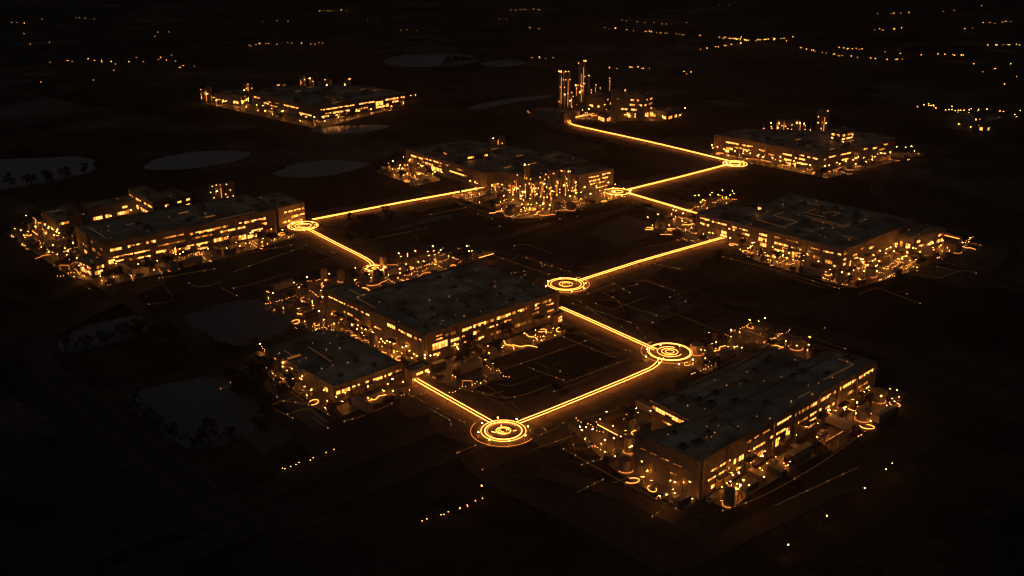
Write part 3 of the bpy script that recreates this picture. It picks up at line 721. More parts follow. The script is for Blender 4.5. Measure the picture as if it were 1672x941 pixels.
# --- refinery buildings
B9 = building('process_hall', 'lit multi-storey process hall in the middle of the distant refinery', 'process hall', [(1011, 154), (1030, 150), (1070, 151.5), (1052, 156.5)], 21, 'pale_cladding')
for a, b in ((1011, 1052), (1052, 1070)): e = edge(B9, a, b); rows(B9, e, [(16, 17.6, .6, 'bm'), (12, 13.6, .7, 'bm'), (8, 9.6, .5, 'bm'), (2, 6, .7, 'bx')], 2, 6, (2, 5)); wall_lamps(B9, e, 10, 4, 'lamp_bright')
roofscape(B9, 6, 8, 0, 0, 1.5)
B9b = building('process_block', 'narrow tall block left of the lit process hall in the refinery', 'process block', [(998, 147), (1004, 145), (1012, 146), (1006, 148)], 27, 'grey_cladding')
for q in range(4): rows(B9b, q, [(18, 20, .4, 'm'), (8, 10, .4, 'b')], 2, 3)
B9c = building('storage_shed', 'long low shed at the left foot of the refinery columns', 'shed', [(868, 178), (885, 174), (940, 182), (921, 187)], 8, 'grey_cladding')
e = edge(B9c, 868, 921); rows(B9c, e, [(2, 4, .45, 'b')], 3, 6, (6, 16)); wall_lamps(B9c, e, 22, 4, 'lamp_bright'); roofscape(B9c, 4, 4, 1, 0, 1.5)
B9d = building('storage_shed', 'low shed with a lit gable at the right end of the refinery', 'shed', [(1062, 178), (1086, 173), (1113, 178), (1090, 184)], 8, 'grey_cladding')
for a, b in ((1062, 1090), (1090, 1113)): e = edge(B9d, a, b); rows(B9d, e, [(2, 4.5, .7, 'b')], 3, 6, (3, 8)); wall_lamps(B9d, e, 12, 4, 'lamp_bright')
roofscape(B9d, 4, 4, 0, 0, 1.5)
B9e = building('process_block', 'flat-topped block behind the lit sheds of the refinery', 'process block', [(958, 157), (975, 150), (1000, 153), (986, 160)], 12, 'tan_cladding')
for q in range(4): rows(B9e, q, [(3, 5, .6, 'bm'), (8, 9.5, .5, 'bm')], 2, 6, (2, 5)); wall_lamps(B9e, q, 12, 5, 'lamp_bright')
roofscape(B9e, 4, 5, 0, 0, 1.5)
B9f = building('storage_shed', 'small bright open-fronted shed where the light strip enters the refinery', 'shed', [(975, 185), (984, 182), (998, 186), (990, 190)], 6, 'grey_cladding')
for q in range(4): rows(B9f, q, [(.8, 4, .9, 'b')], 3, 6, (1, 2))
B9g = building('storage_shed', 'second small bright shed, right of the strip end in the refinery', 'shed', [(1028, 182), (1038, 178), (1050, 182), (1041, 186)], 6, 'grey_cladding')
for q in range(4): rows(B9g, q, [(.8, 4, .8, 'bx')], 3, 6, (1, 2))
# --- far right settlement building
B10 = building('factory', 'far-off low factory at the right edge among orange street lights', 'factory', [(1545, 190), (1570, 183), (1640, 192), (1612, 200)], 9, 'grey_cladding')
for a, b in ((1545, 1612), (1612, 1640)): e = edge(B10, a, b); rows(B10, e, [(2, 4.5, .4, 'bm')], 3, 6, (6, 14)); wall_lamps(B10, e, 26, 4, 'lamp_mid')
roofscape(B10, 5, 5, 0, 0, 1.5)
B10b = building('tower_block', 'small square tower rising from the far-off factory at the right edge', 'tower block', [(1592, 183), (1598, 181.5), (1604, 183), (1598, 185)], 20, 'grey_cladding')
for q in range(4): rows(B10b, q, [(14, 15.4, .6, 'm'), (9, 10.4, .6, 'm')], 2, 4)

# ------------------------------------------------------------------ towers, silos, columns
def cyl_cluster(name, label, cat, items, group=None, lampn=3, mat='tank_steel'):
    """items: (x, ybase, ytop, half-width px); all stand on the ground as one joined cluster"""
    b0 = P(items[0][0], items[0][1]); root = empty(name, b0, 0, label, cat, group)
    for x, yb, yt, hw in items:
        b = P(x, yb); k = ppm(b); r = hw / k
        lo, hi = 0, 120
        for _ in range(40):
            mid = (lo + hi) / 2; q = b.copy(); q.z = mid
            if proj(q)[1] > yt: lo = mid
            else: hi = mid
        h = lo; c = (b.x - b0.x, b.y - b0.y)
        mb = MB(); mb.lathe([(r, 0), (r, h * .94), (r * .82, h * .985), (r * .3, h)], 18, c); shell = mb.build('shell', mat, root)
        rg = MB()
        for f in (.3, .62, .93):
            rg.tube([(c[0] + (r + .12) * math.cos(a * .35), c[1] + (r + .12) * math.sin(a * .35), h * f) for a in range(18)], .14, 5, 0, True)
        rg.build('hoop', 'coping', shell)
        for q in range(lampn):
            a = -math.pi / 2 + R.uniform(-.9, .9); z = h * R.choice((.22, .4, .58, .76, .97)); lb = MB()
            px_, py_ = c[0] + (r + .3) * math.cos(a), c[1] + (r + .3) * math.sin(a)
            q_ = k and .16 * max(1, 2.2 / k) ** .5; lb.box((px_, py_, z), (q_, 0, 0), (0, q_, 0), (0, 0, q_)); lb.build('lamp', 'lamp_small' if R.random() < .8 else 'lamp_mid', shell)
        if lampn >= 2 and R.random() < .75:
            a = R.choice((-2.6, -.5, -2.2, -.9)); vt = MB(); vt.box((c[0] + (r + .2) * math.cos(a), c[1] + (r + .2) * math.sin(a), h * R.uniform(.38, .5)), (.07, 0, 0), (0, .07, 0), (0, 0, h * R.uniform(.2, .36))); vt.build('light_tube', 'soft_light', shell)  # added glowing tube, stands in for the lit vertical edge of the shell
        la = MB()
        for sx in (-.25, .25): la.box((c[0] + sx, c[1] - r - .25, h / 2), (.04, 0, 0), (0, .04, 0), (0, 0, h / 2))
        for z in range(1, int(h)): la.box((c[0], c[1] - r - .25, z), (.25, 0, 0), (0, .03, 0), (0, 0, .03))
        la.build('ladder', 'steel', shell)
    FOOT.append([b0 + Vector((-6, -6, 0)), b0 + Vector((6, -6, 0)), b0 + Vector((6, 6, 0)), b0 + Vector((-6, 6, 0))])
    return root
cyl_cluster('silo_cluster', 'cluster of pale silos behind the long left factory', 'silos', [(348, 327, 302, 6), (358, 325, 300, 6), (369, 327, 299, 6), (378, 325, 297, 6)], None, 3)
cyl_cluster('silo_cluster', 'pair of tall silos behind the roof of the rear plant', 'silos', [(807, 249, 224, 6.5), (818, 247, 222, 6.5)], None, 3)
cyl_cluster('silo_cluster', 'row of silos rising over the rear right factory roof', 'silos', [(1272, 216, 195.5, 5), (1283, 217, 197, 5), (1293, 215, 194.5, 5), (1300, 216, 195, 5)], None, 3)
cyl_cluster('chimney_pair', 'twin tall chimneys behind the rear right factory front', 'chimneys', [(1335, 230, 177.5, 5), (1346, 230, 179, 4)], None, 5)
cyl_cluster('column_group', 'three thin refinery columns of equal height at the left of the refinery', 'columns', [(914, 180, 114.5, 2.5), (921, 180, 114.5, 2.5), (928.5, 178, 114.5, 2.5)], None, 6)
cyl_cluster('column_group', 'tallest pair of refinery columns behind the platform', 'columns', [(945.5, 164, 101, 2.8), (953.5, 162, 97, 3)], None, 5)
for x, yb, yt, hw, lb in ((961, 162, 122, 1.8, 'single flanged column right of the tallest pair in the refinery'), (973, 156, 138, 1.6, 'short capped stack on the refinery platform'), (994, 150, 127, 1.2, 'thin plain mast behind the refinery platform'), (1020, 152, 144, 1.2, 'short thin stack behind the lit process hall'), (940, 162, 138, 1.3, 'slim column left of the tallest pair in the refinery')):
    cyl_cluster('refinery_column', lb, 'column', [(x, yb, yt, hw)], None, 2)
cyl_cluster('silo_cluster', 'short silo pair at the far left end of the distant complex', 'silos', [(334, 168, 145, 4.5), (343, 168, 141.5, 4.5)], None, 2)
cyl_cluster('silo_cluster', 'fat silo pair behind the left wing of the distant complex', 'silos', [(401, 153, 137.5, 4.5), (410, 153, 136.5, 4.5)], None, 2)
cyl_cluster('silo_cluster', 'faint low silos behind the left roof of the distant complex', 'silos', [(452, 148, 136, 3.2), (459, 147, 136, 3.2), (464, 148, 137, 2.6)], None, 1)
cyl_cluster('tower_group', 'dim tower pair at the left of the distant complex roofline', 'towers', [(496, 150, 123.5, 4), (510, 150, 127, 4)], None, 4)
cyl_cluster('tower_group', 'stout tower in the middle of the distant complex roofline', 'towers', [(537, 151, 129, 6)], None, 3)
cyl_cluster('tower_group', 'slim tower at the right of the distant complex roofline', 'towers', [(569, 152, 127.5, 5.3)], None, 3)
cyl_cluster('tower_group', 'low tower between the pair and the stout one on the distant complex', 'towers', [(524, 151, 133, 3.6)], None, 3)
for x, yb, yt, hw in ((934, 181, 150, 1.4), (950, 172, 140, 1.2), (966, 168, 146, 1.3), (980, 168, 143, 1.1), (987, 176, 152, 1.6), (1003, 183, 160, 1.3), (1046, 186, 166, 1.3), (1056, 184, 160, 1.4)):
    cyl_cluster('refinery_column', 'slender lamp-dotted stack low among the refinery buildings', 'column', [(x, yb, yt, hw)], 'slender low stacks of the refinery', 4)
for x, yb, yt, hw in ((1246, 214, 203, 1.4), (1258, 216, 200, 1.2), (1312, 218, 201, 1.6), (1322, 222, 205, 1.3), (1366, 236, 214, 1.2)):
    cyl_cluster('roof_stack', 'slender stack rising over the rear right factory roof', 'stack', [(x, yb, yt, hw)], 'slender stacks over the rear right factory', 3)
SILO = [(845, 323, 284, 1.6, 'thin steel stack at the left end of the silo row before the rear plant'), (860, 322, 266, 5, 'broad dark silo, leftmost of the row before the rear plant'), (856, 326, 293, 3, 'short lamp-lit column before the leftmost broad silo'),
        (866, 325, 291, 1.6, 'slim pipe column between the first two silos of the rear plant'), (877, 325, 293, 4, 'squat silo with lamps, second from the left in the row'), (896, 327, 277, 2, 'tall thin column before the middle of the silo row'),
        (889, 322, 283, 2.6, 'medium column left of the tall thin one in the silo row'), (904, 320, 281, 4.5, 'fat steel silo right of the tall thin column'), (913, 320, 291, 3, 'low framed column between the two right-hand silos'),
        (919, 318, 277, 4.2, 'fat dark silo, second from the right in the row'), (928, 319, 278, 2.6, 'column with lamp ladder at the right end of the silo row'), (936, 317, 290, 3.2, 'short end silo next to the bright right wing')]
for x, yb, yt, hw in ((838, 322, 300, 1.3), (850, 330, 303, 1.5), (871, 331, 300, 1.2), (883, 330, 288, 1.3), (900, 331, 298, 1.2), (908, 327, 286, 1.2), (924, 325, 291, 1.4), (941, 319, 297, 1.6), (832, 318, 298, 1.8), (887, 336, 312, 1.2)):
    SILO.append((x, yb, yt, hw, 'thin lamp-lit process column among the fat silos of the rear plant'))
for x, yb, yt, hw, lb in SILO:
    cyl_cluster('silo' if hw > 2.8 else 'process_column', lb, 'silo' if hw > 2.8 else 'process column', [(x, yb, yt, hw)], 'thin process columns of the rear plant' if lb.startswith('thin lamp-lit') else None, 4)

# ------------------------------------------------------------------ bright light strips and rings
def twin_strip(label, l, it=1, z=1.7, gap=1.6, r=.085):
    c = resample(smooth_path(PP(l), it), 6); o = c[0]
    root = empty('light_strip', o, 0, label, 'light strip', 'twin amber light strips between the sites')
    loc = [p - o for p in c]
    for s in (-1, 1):
        mb = MB(); mb.tube([p + Vector((0, 0, z)) for p in offset_path(loc, s * gap / 2)], r, 6); mb.build('light_tube', 'strip_light', root)
    bm_ = MB(); bm2 = MB()
    for i in range(0, len(loc) - 1, 2):
        t = (loc[i + 1] - loc[i]).normalized(); nn = Vector((-t.y, t.x, 0))
        for s in (-1, 1): bm_.box(loc[i] + nn * s * gap / 2 + Vector((0, 0, z / 2 - .12)), t * .08, nn * .08, (0, 0, z / 2 - .14))
    bm_.build('support', 'dark_metal', root)
    ribbon('path', resample(smooth_path(PP(l), it), 12), 4.2, 'asphalt', None, False)
    ribbon('glow_band', resample(smooth_path(PP(l), it), 5), 34, 'glow_band_outer', None, False, False, 5.0)  # added pale ground bands that widen the strip glow
    ribbon('glow_band', resample(smooth_path(PP(l), it), 4), 14, 'glow_band', None, False, False, 3.0)
    return root
# wide pale glow bands first lie under the paths: the sheet counter lifts later ones
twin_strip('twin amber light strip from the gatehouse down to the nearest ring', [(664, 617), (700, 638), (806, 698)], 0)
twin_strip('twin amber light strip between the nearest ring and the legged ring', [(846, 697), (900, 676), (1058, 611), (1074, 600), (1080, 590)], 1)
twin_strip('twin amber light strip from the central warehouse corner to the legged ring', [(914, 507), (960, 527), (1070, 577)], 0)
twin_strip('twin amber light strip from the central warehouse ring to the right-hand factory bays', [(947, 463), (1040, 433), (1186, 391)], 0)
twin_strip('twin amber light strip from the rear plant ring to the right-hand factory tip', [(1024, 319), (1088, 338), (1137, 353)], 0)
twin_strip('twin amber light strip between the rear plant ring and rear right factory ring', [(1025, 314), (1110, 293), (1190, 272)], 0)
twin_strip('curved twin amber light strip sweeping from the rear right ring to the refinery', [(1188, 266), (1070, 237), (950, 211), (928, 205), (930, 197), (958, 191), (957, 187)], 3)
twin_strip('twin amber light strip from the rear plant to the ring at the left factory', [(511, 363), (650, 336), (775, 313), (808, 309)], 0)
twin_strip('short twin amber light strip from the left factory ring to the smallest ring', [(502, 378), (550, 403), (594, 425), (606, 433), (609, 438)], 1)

def ring_beacon(label, cx, cy, rads, z=.8, legs=0, tick=False):
    """rads: (radius in photo pixels, tube radius m, material, arc start, arc end)"""
    c = P(cx, cy); k = ppm(c); root = empty('ring_beacon', c, 0, label, 'ring beacon', 'glowing ring beacons at the strip junctions')
    big = max(r[0] for r in rads) / k
    for rp, tr, mt, a0, a1 in rads:
        r = rp / k; n = max(20, int(r * 5)); full = a1 - a0 >= 359
        pts = [Vector((r * math.cos(math.radians(a0 + (a1 - a0) * i / (n if full else n - 1))), r * math.sin(math.radians(a0 + (a1 - a0) * i / (n if full else n - 1))), z)) for i in range(n)]
        mb = MB(); mb.tube(pts, tr * .42, 6, 0, full); mb.build('light_ring', mt, root)
    rm = rads[0][0] / k
    mb = MB(); mb.lathe([(rm * .55, 0), (rm * .5, .5), (rm * .3, .9)], 20); mb.build('pedestal', 'concrete', root)
    for i in range(8):
        a = 2 * math.pi * (i + .3) / 8; r = sorted(x[0] for x in rads)[-2 if len(rads) > 2 else -1] / k
        mb = MB(); mb.box((r * math.cos(a), r * math.sin(a), max(z, .5) / 2), (.09, 0, 0), (0, .09, 0), (0, 0, max(z, .5) / 2)); mb.build('support', 'dark_metal', root)
        mb = MB(); mb.box((1.13 * r * math.cos(a), 1.13 * r * math.sin(a), .55), (.09, 0, 0), (0, .09, 0), (0, 0, .55), 0); mb.lathe([(.16, 1.1), (.2, 1.25), (.1, 1.4)], 6, (1.13 * r * math.cos(a), 1.13 * r * math.sin(a)), 1)
        mb.build('marker_post', ['dark_metal', 'lamp_mid'], root)
    if tick:
        for q in ([(-.55, .15), (-.1, -.5), (.75, .75)], [(-1.6, -.3), (-1.05, -.55)], [(-.3, 1.15), (-.3, 1.6)], [(1.3, -.1), (1.75, .05)]):
            mb = MB(); mb.tube([Vector((x * rm, y * rm, z)) for x, y in q], .12, 5); mb.build('light_bar', 'ring_light', root)
    s = MB(); s.face([Vector((big * 1.02 * math.cos(i * .13), big * 1.02 * math.sin(i * .13), 0)) for i in range(48)])
    o = s.build('plaza', 'asphalt', None, (c.x, c.y, nz())); tag(o, None, None, None, 'structure')
    return root
RG = 'ring_light'
ring_beacon('nearest ring beacon, flat triple ring with a tick-shaped centre bar', 822, 706, [(12, .26, RG, 0, 360), (30, .42, RG, 0, 360), (36.5, .2, RG, 0, 360), (53, .09, 'soft_light', 150, 330), (9, .16, RG, 0, 300), (26, .12, 'soft_light', 40, 230)], .7, 0, True)
ring_beacon('raised ring beacon on legs before the front right warehouse', 1093, 583, [(13, .26, RG, 0, 360), (33, .34, RG, 0, 360), (35.5, .16, RG, 0, 360), (46, .09, 'soft_light', 120, 300), (20, .2, RG, 60, 330), (7, .2, RG, 0, 360)], 2.4)
ring_beacon('ring beacon at the right rear corner of the central warehouse', 924, 469, [(11, .24, RG, 0, 330), (25, .26, RG, 0, 360), (29.5, .28, RG, 0, 360), (38, .16, 'soft_light', 200, 420), (6, .2, RG, 0, 200)], 1.6)
ring_beacon('ring beacon beside the office wing of the left factory', 495, 372, [(13, .28, RG, 0, 360), (24, .3, RG, 0, 360), (8, .2, RG, 40, 300), (19, .18, RG, 100, 380)], 1.2)
ring_beacon('smallest ring beacon on the rear side of the central warehouse', 613, 441.5, [(5, .25, RG, 0, 300), (14, .32, RG, 0, 360), (20, .12, 'soft_light', 90, 280)], 1.2)
ring_beacon('ring beacon at the right end of the rear plant', 1008, 316, [(9, .3, RG, 0, 360), (20, .4, RG, 0, 360)], 1.2)
ring_beacon('ring beacon before the rear right factory', 1200, 270, [(9, .34, RG, 0, 360), (19, .42, RG, 0, 360), (13, .2, RG, 0, 240)], 1.2)

# ------------------------------------------------------------------ faint kerb lights
def kerb_light(label, l, mat='faint_light', r=.11, it=0, group=None, z=.25, dots=True):
    c = smooth_path(PP(l), it) if it else PP(l); o = c[0]
    root = empty('kerb_light', o, 0, label, 'kerb light', group)
    mb = MB(); mb.tube([p - o + Vector((0, 0, z)) for p in c], r, 5); mb.build('light_tube', mat, root)
    if dots:
        q = resample(c, 14)
        for p in q[:: max(1, len(q) // 6)]:
            if R.random() < .4:
                m2 = MB(); m2.lathe([(.07, 0), (.07, z + .1), (.11, z + .2), (.05, z + .3)], 6, (p.x - o.x, p.y - o.y)); m2.build('marker', 'marker', root)
for g, lb, ls in (
    ('front', 'thin faint amber kerb light left of the nearest ring', [[(648, 635), (758, 691)], [(695, 665), (737, 689)], [(746, 741), (794, 721)], [(668, 650), (700, 642)], [(640, 660), (600, 678), (560, 690)], [(700, 668), (735, 685), (737, 700)]]),
    ('front', 'thin faint amber kerb light right of the nearest ring', [[(878, 713), (912, 699)], [(851, 690), (920, 660), (1000, 630)], [(920, 694), (1063, 656)], [(870, 735), (930, 715), (1000, 690)], [(905, 672), (960, 652), (1030, 622)]]),
    ('plaza', 'thin faint amber kerb light across the plaza before the central warehouse', [[(920, 627), (1028, 587)], [(945, 542), (999, 565), (1048, 580)], [(920, 551), (960, 568), (1005, 586)], [(800, 612), (880, 585), (960, 556)], [(780, 640), (830, 655), (900, 630)], [(860, 600), (920, 622)], [(740, 628), (790, 648), (822, 640)]]),
    ('east', 'thin faint amber kerb light on the waste ground right of the central warehouse', [[(958, 503), (1030, 528)], [(970, 455), (1000, 462), (1030, 480)], [(930, 495), (960, 505), (1050, 555)], [(1040, 535), (1062, 565)], [(985, 480), (1010, 490), (1020, 512)], [(960, 480), (1000, 465)], [(940, 488), (985, 520), (1000, 545)]]),
    ('rear', 'thin faint amber kerb light on the ground behind the central warehouse', [[(526, 404), (546, 414)], [(790, 412), (840, 430), (900, 450)], [(835, 447), (868, 442), (850, 455)], [(855, 420), (930, 445)], [(880, 430), (905, 440)], [(560, 400), (640, 385), (700, 372)], [(500, 400), (560, 428), (600, 445)]]),
    ('east', 'thin faint amber kerb light below the right-hand factory', [[(1050, 405), (1120, 392), (1180, 380)], [(1040, 428), (1150, 405), (1220, 410)], [(1060, 430), (1110, 440)], [(1180, 420), (1260, 440), (1370, 472)], [(1370, 472), (1420, 458), (1480, 430), (1560, 390)]]),
    ('front', 'thin faint amber kerb light on the dark ground left of the front right warehouse', [[(920, 734), (1010, 785), (1110, 835)], [(942, 805), (987, 783)], [(1065, 845), (1107, 812)], [(930, 700), (940, 745)], [(950, 760), (1000, 745)], [(1000, 790), (1040, 775)]]),
    ('front', 'thin faint amber kerb light right of the front right warehouse', [[(1265, 827), (1400, 765)], [(1180, 835), (1240, 815), (1330, 765), (1400, 715)]]),
    ('left', 'thin faint amber kerb light along the dark ground before the left factory', [[(60, 395), (110, 430), (150, 460)], [(150, 460), (260, 445), (400, 415), (480, 400)], [(20, 385), (80, 430), (150, 475)], [(260, 455), (350, 440)], [(520, 395), (450, 420), (380, 445)]]),
    ('left', 'thin faint amber kerb light around the small front warehouse', [[(470, 520), (520, 545), (560, 560)], [(455, 655), (500, 660), (535, 672)], [(410, 590), (470, 640), (540, 680)], [(560, 668), (610, 655), (650, 640)]]),
    ('rear', 'thin faint amber kerb light beside the rear plant', [[(625, 285), (700, 315), (740, 330)], [(740, 330), (800, 350), (860, 365)], [(870, 362), (940, 345), (1010, 330)], [(700, 352), (760, 340)], [(1030, 330), (1080, 350)]])):
    for l in ls: kerb_light(lb, l, 'faint_light', .06, 2, lb.replace('thin faint amber ', '') + 's')

NET = [('across the plaza before the central warehouse', [(720, 640), (915, 530), (1060, 585), (840, 690)], 9), ('on the waste ground right of the central warehouse', [(925, 490), (960, 470), (1150, 430), (1160, 540), (1080, 570)], 9),
       ('on the ground behind the central warehouse', [(620, 440), (780, 330), (1000, 330), (1100, 400), (930, 450), (780, 425)], 10), ('below the nearest ring', [(740, 720), (900, 720), (1010, 700), (960, 800), (820, 780)], 5),
       ('before the left factory', [(220, 470), (480, 395), (540, 430), (430, 465), (300, 475)], 6), ('left of the small front warehouse', [(395, 585), (425, 590), (540, 690), (460, 690)], 7),
       ('right of the front right warehouse', [(1180, 840), (1420, 690), (1500, 640), (1560, 690), (1300, 850)], 0), ('near the front right warehouse rear', [(1130, 560), (1300, 530), (1440, 560), (1330, 590), (1240, 560)], 5), ('beside the right-hand factory', [(1200, 420), (1380, 475), (1600, 400), (1620, 440), (1420, 490), (1240, 450)], 5)]
for desc, poly, n_ in NET:
    xs, ys = [p[0] for p in poly], [p[1] for p in poly]; pv = [Vector((x, y, 0)) for x, y in poly]; k = 0; lb = 'hair-thin faint amber ground light ' + desc
    for _ in range(400):
        if k >= n_: break
        q = Vector((R.uniform(min(xs), max(xs)), R.uniform(min(ys), max(ys)), 0))
        if not inpoly(q, pv): continue
        p = P(q.x, q.y)
        if any(inpoly(p, f) or near_edge(p, f) < 4 for f in FOOT): continue
        path = [p]; d = (R.choice((GA, GB)) * R.choice((-1, 1)))
        for _ in range(R.randint(1, 4)):
            d = Matrix.Rotation(R.gauss(0, .07) + R.choice((0, 0, 0, 1.57, -1.57)), 3, 'Z') @ d; path.append(path[-1] + d * R.uniform(4, 16))
        if any(inpoly(u, f) or near_edge(u, f) < 2 for u in path for f in FOOT): continue
        path = smooth_path(path, R.choice((0, 1, 2))); k += 1
        root = empty('ground_light', p, 0, lb, 'ground light', lb); mb = MB(); mb.tube([u - p + Vector((0, 0, .2)) for u in path], R.choice((.02, .03, .045)), 4); mb.build('light_tube', 'faint_light', root)
        e_ = path[-1] - p; m2 = MB(); m2.lathe([(.08, 0), (.08, .2), (.13, .35), (.06, .5)], 6, (e_.x, e_.y)); m2.build('marker', 'marker', root)

# ------------------------------------------------------------------ yard furniture prototypes
def mk_lamp(name, cat, h, head, mat, arm=.9):
    root = empty(name, (0, 0, -50), 0, 'x', cat); mb = MB(); mb.lathe([(.12, 0), (.07, h)], 6); mb.tube([(0, 0, h), (arm * .5, 0, h + .25), (arm, 0, h + .2)], .06, 5); a = mb.build('pole', 'dark_metal', root)
    m2 = MB(); m2.lathe([(head * .35, h - head * .55), (head, h - head * .1), (head * .8, h + head * .35), (head * .2, h + head * .5)], 8, (arm, 0)); b = m2.build('lamp_head', mat, root)
    return proto(root, [a, b])
LAMP_B = mk_lamp('yard_lamp', 'lamp', 5.0, .17, 'lamp_bright'); LAMP_M = mk_lamp('lamp_post', 'lamp post', 4.2, .12, 'lamp_mid'); LAMP_S = mk_lamp('bollard_light', 'bollard light', 1.0, .10, 'lamp_mid', .0)
LAMP_D = mk_lamp('bollard_light', 'bollard light', 1.0, .15, 'lamp_small', .0)
LAMP_F = mk_lamp('street_lamp', 'street lamp', 7.0, .4, 'lamp_far', 1.0); LAMP_FD = mk_lamp('street_lamp', 'street lamp', 6.0, .36, 'lamp_far_dim', 1.0)
def mk_loop(kind):
    root = empty('light_hoop', (0, 0, -50), 0, 'x', 'light hoop'); mb = MB()
    if kind == 0: pts = [(2.6 * math.cos(a * .3), 1.8 * math.sin(a * .3), .45) for a in range(17)]
    elif kind == 1: pts = [(3.2 * math.cos(a * .2), 2.4 * math.sin(a * .2), .45) for a in range(14)] + [(-4.5, 1.0, .45), (-6, .4, .45)]
    elif kind == 2: pts = [(-4, 0, .45), (-1, .3, .45), (0, 1.0, .45), (.4, 2.4, .45), (1.4, 3.0, .45), (4, 3.1, .45)]
    else: pts = [(-2.2, -1.2, .1), (-2.2, -1.2, 2.6), (2.2, -1.2, 2.6), (2.2, -1.2, .1)]
    mb.tube(pts, .065, 5); a = mb.build('light_tube', 'ring_light' if kind % 2 == 0 else 'soft_light', root)
    m2 = MB()
    for p in pts[::3]: m2.box((p[0], p[1], max(.02, p[2] / 2 - .1)), (.07, 0, 0), (0, .07, 0), (0, 0, max(.02, p[2] / 2 - .1)))
    b = m2.build('support', 'dark_metal', root)
    return proto(root, [a, b])
LOOPS = [mk_loop(i) for i in range(4)]
def mk_tank(r, h):
    root = empty('storage_tank', (0, 0, -50), 0, 'x', 'tank'); mb = MB(); mb.lathe([(r, 0), (r, h)], 20); a = mb.build('shell', 'tank_steel', root)
    m2 = MB(); m2.lathe([(r * 1.03, h - .02), (r * 1.03, h + .12), (r * .5, h + .5), (.2, h + .62)], 20); b = m2.build('tank_roof', 'coping', root)
    m3 = MB(); m3.tube([(r + .3, .3, h), (r + .3, .3, 0)], .05, 4); m3.tube([(r + .3, -.3, h), (r + .3, -.3, 0)], .05, 4)
    for z in range(1, int(h * 2)): m3.box((r + .3, 0, z * .5), (.03, 0, 0), (0, .3, 0), (0, 0, .03))
    c = m3.build('ladder', 'steel', root)
    m4 = MB(); m4.tube([((r + .2) * math.cos(t), (r + .2) * math.sin(t), .5) for t in [i * .3 for i in range(15)]], .05, 5); d = m4.build('light_tube', 'soft_light', root)
    return proto(root, [a, b, c, d])
TANKS = [mk_tank(2.6, 4.5), mk_tank(1.7, 6.0)]
def mk_container(mat):
    root = empty('shipping_container', (0, 0, -50), 0, 'x', 'container'); mb = MB(); mb.abox(-3.05, 3.0, -1.2, 1.2, .15, 2.6)
    for i in range(20): x = -2.9 + i * .3; mb.abox(x, x + .14, -1.24, 1.24, .3, 2.5)
    a = mb.build('body', mat, root); m2 = MB()
    for s in (-1, 1):
        m2.abox(3.0, 3.06, min(.03 * s, 1.15 * s), max(.03 * s, 1.15 * s), .25, 2.5)
        for q in (.35, .8): m2.abox(3.06, 3.11, s * q - .03, s * q + .03, .3, 2.45)
    b = m2.build('door', 'steel', root)
    return proto(root, [a, b])
CONTS = [mk_container(m_) for m_ in ('container_rust', 'container_blue', 'container_grey')]
def wheel(mb, x, y, r, w=.24):
    b = len(mb.v)
    for s in (-1, 1):
        for j in range(12): mb.v.append((x + r * math.cos(j * math.pi / 6), y + s * w / 2, r + r * math.sin(j * math.pi / 6)))
    for j in range(12): mb.f.append((b + j, b + (j + 1) % 12, b + 12 + (j + 1) % 12, b + 12 + j)); mb.m.append(0); mb.uv.append(None)
    for o_ in (0, 12): mb.f.append(tuple(b + o_ + j for j in range(12))); mb.m.append(0); mb.uv.append(None)
def mk_car(mat):
    root = empty('parked_car', (0, 0, -50), 0, 'x', 'car'); mb = MB()
    prof = [(-2.15, .35), (-2.2, .8), (-1.9, .95), (-1.35, 1.0), (-.8, 1.42), (.75, 1.45), (1.5, 1.02), (2.15, .92), (2.2, .35)]
    n = len(prof)
    def wid(z): return .86 if z < 1.1 else .68
    for i in range(n):
        (x0, z0), (x1, z1) = prof[i], prof[(i + 1) % n]
        mb.face([(x0, -wid(z0), z0), (x1, -wid(z1), z1), (x1, wid(z1), z1), (x0, wid(z0), z0)])
    for s in (-1, 1): mb.face([(x, s * wid(z), z) for x, z in (prof if s < 0 else prof[::-1])])
    kids = [mb.build('body', mat, root)]
    g = MB()
    for s in (-1, 1): g.face([(-1.2, s * .80, 1.05), (1.3, s * .80, 1.05), (.7, s * .71, 1.4), (-.75, s * .71, 1.4)])
    g.face([(1.47, -.66, 1.06), (1.47, .66, 1.06), (.82, .62, 1.45), (.82, -.62, 1.45)]); g.face([(-1.32, -.66, 1.04), (-1.32, .66, 1.04), (-.84, .62, 1.43), (-.84, -.62, 1.43)])
    kids.append(g.build('window', 'glass_dark', root))
    for x in (-1.35, 1.35):
        for y in (-.8, .8): w = MB(); wheel(w, x, y, .33); kids.append(w.build('wheel', 'rubber', root))
    for y in (-.6, .6): w = MB(); w.abox(2.17, 2.23, y - .16, y + .16, .62, .78); kids.append(w.build('headlight', 'soft_light', root))
    return proto(root, kids)
CARS = [mk_car(m_) for m_ in ('vehicle_white', 'vehicle_dark', 'vehicle_red')]
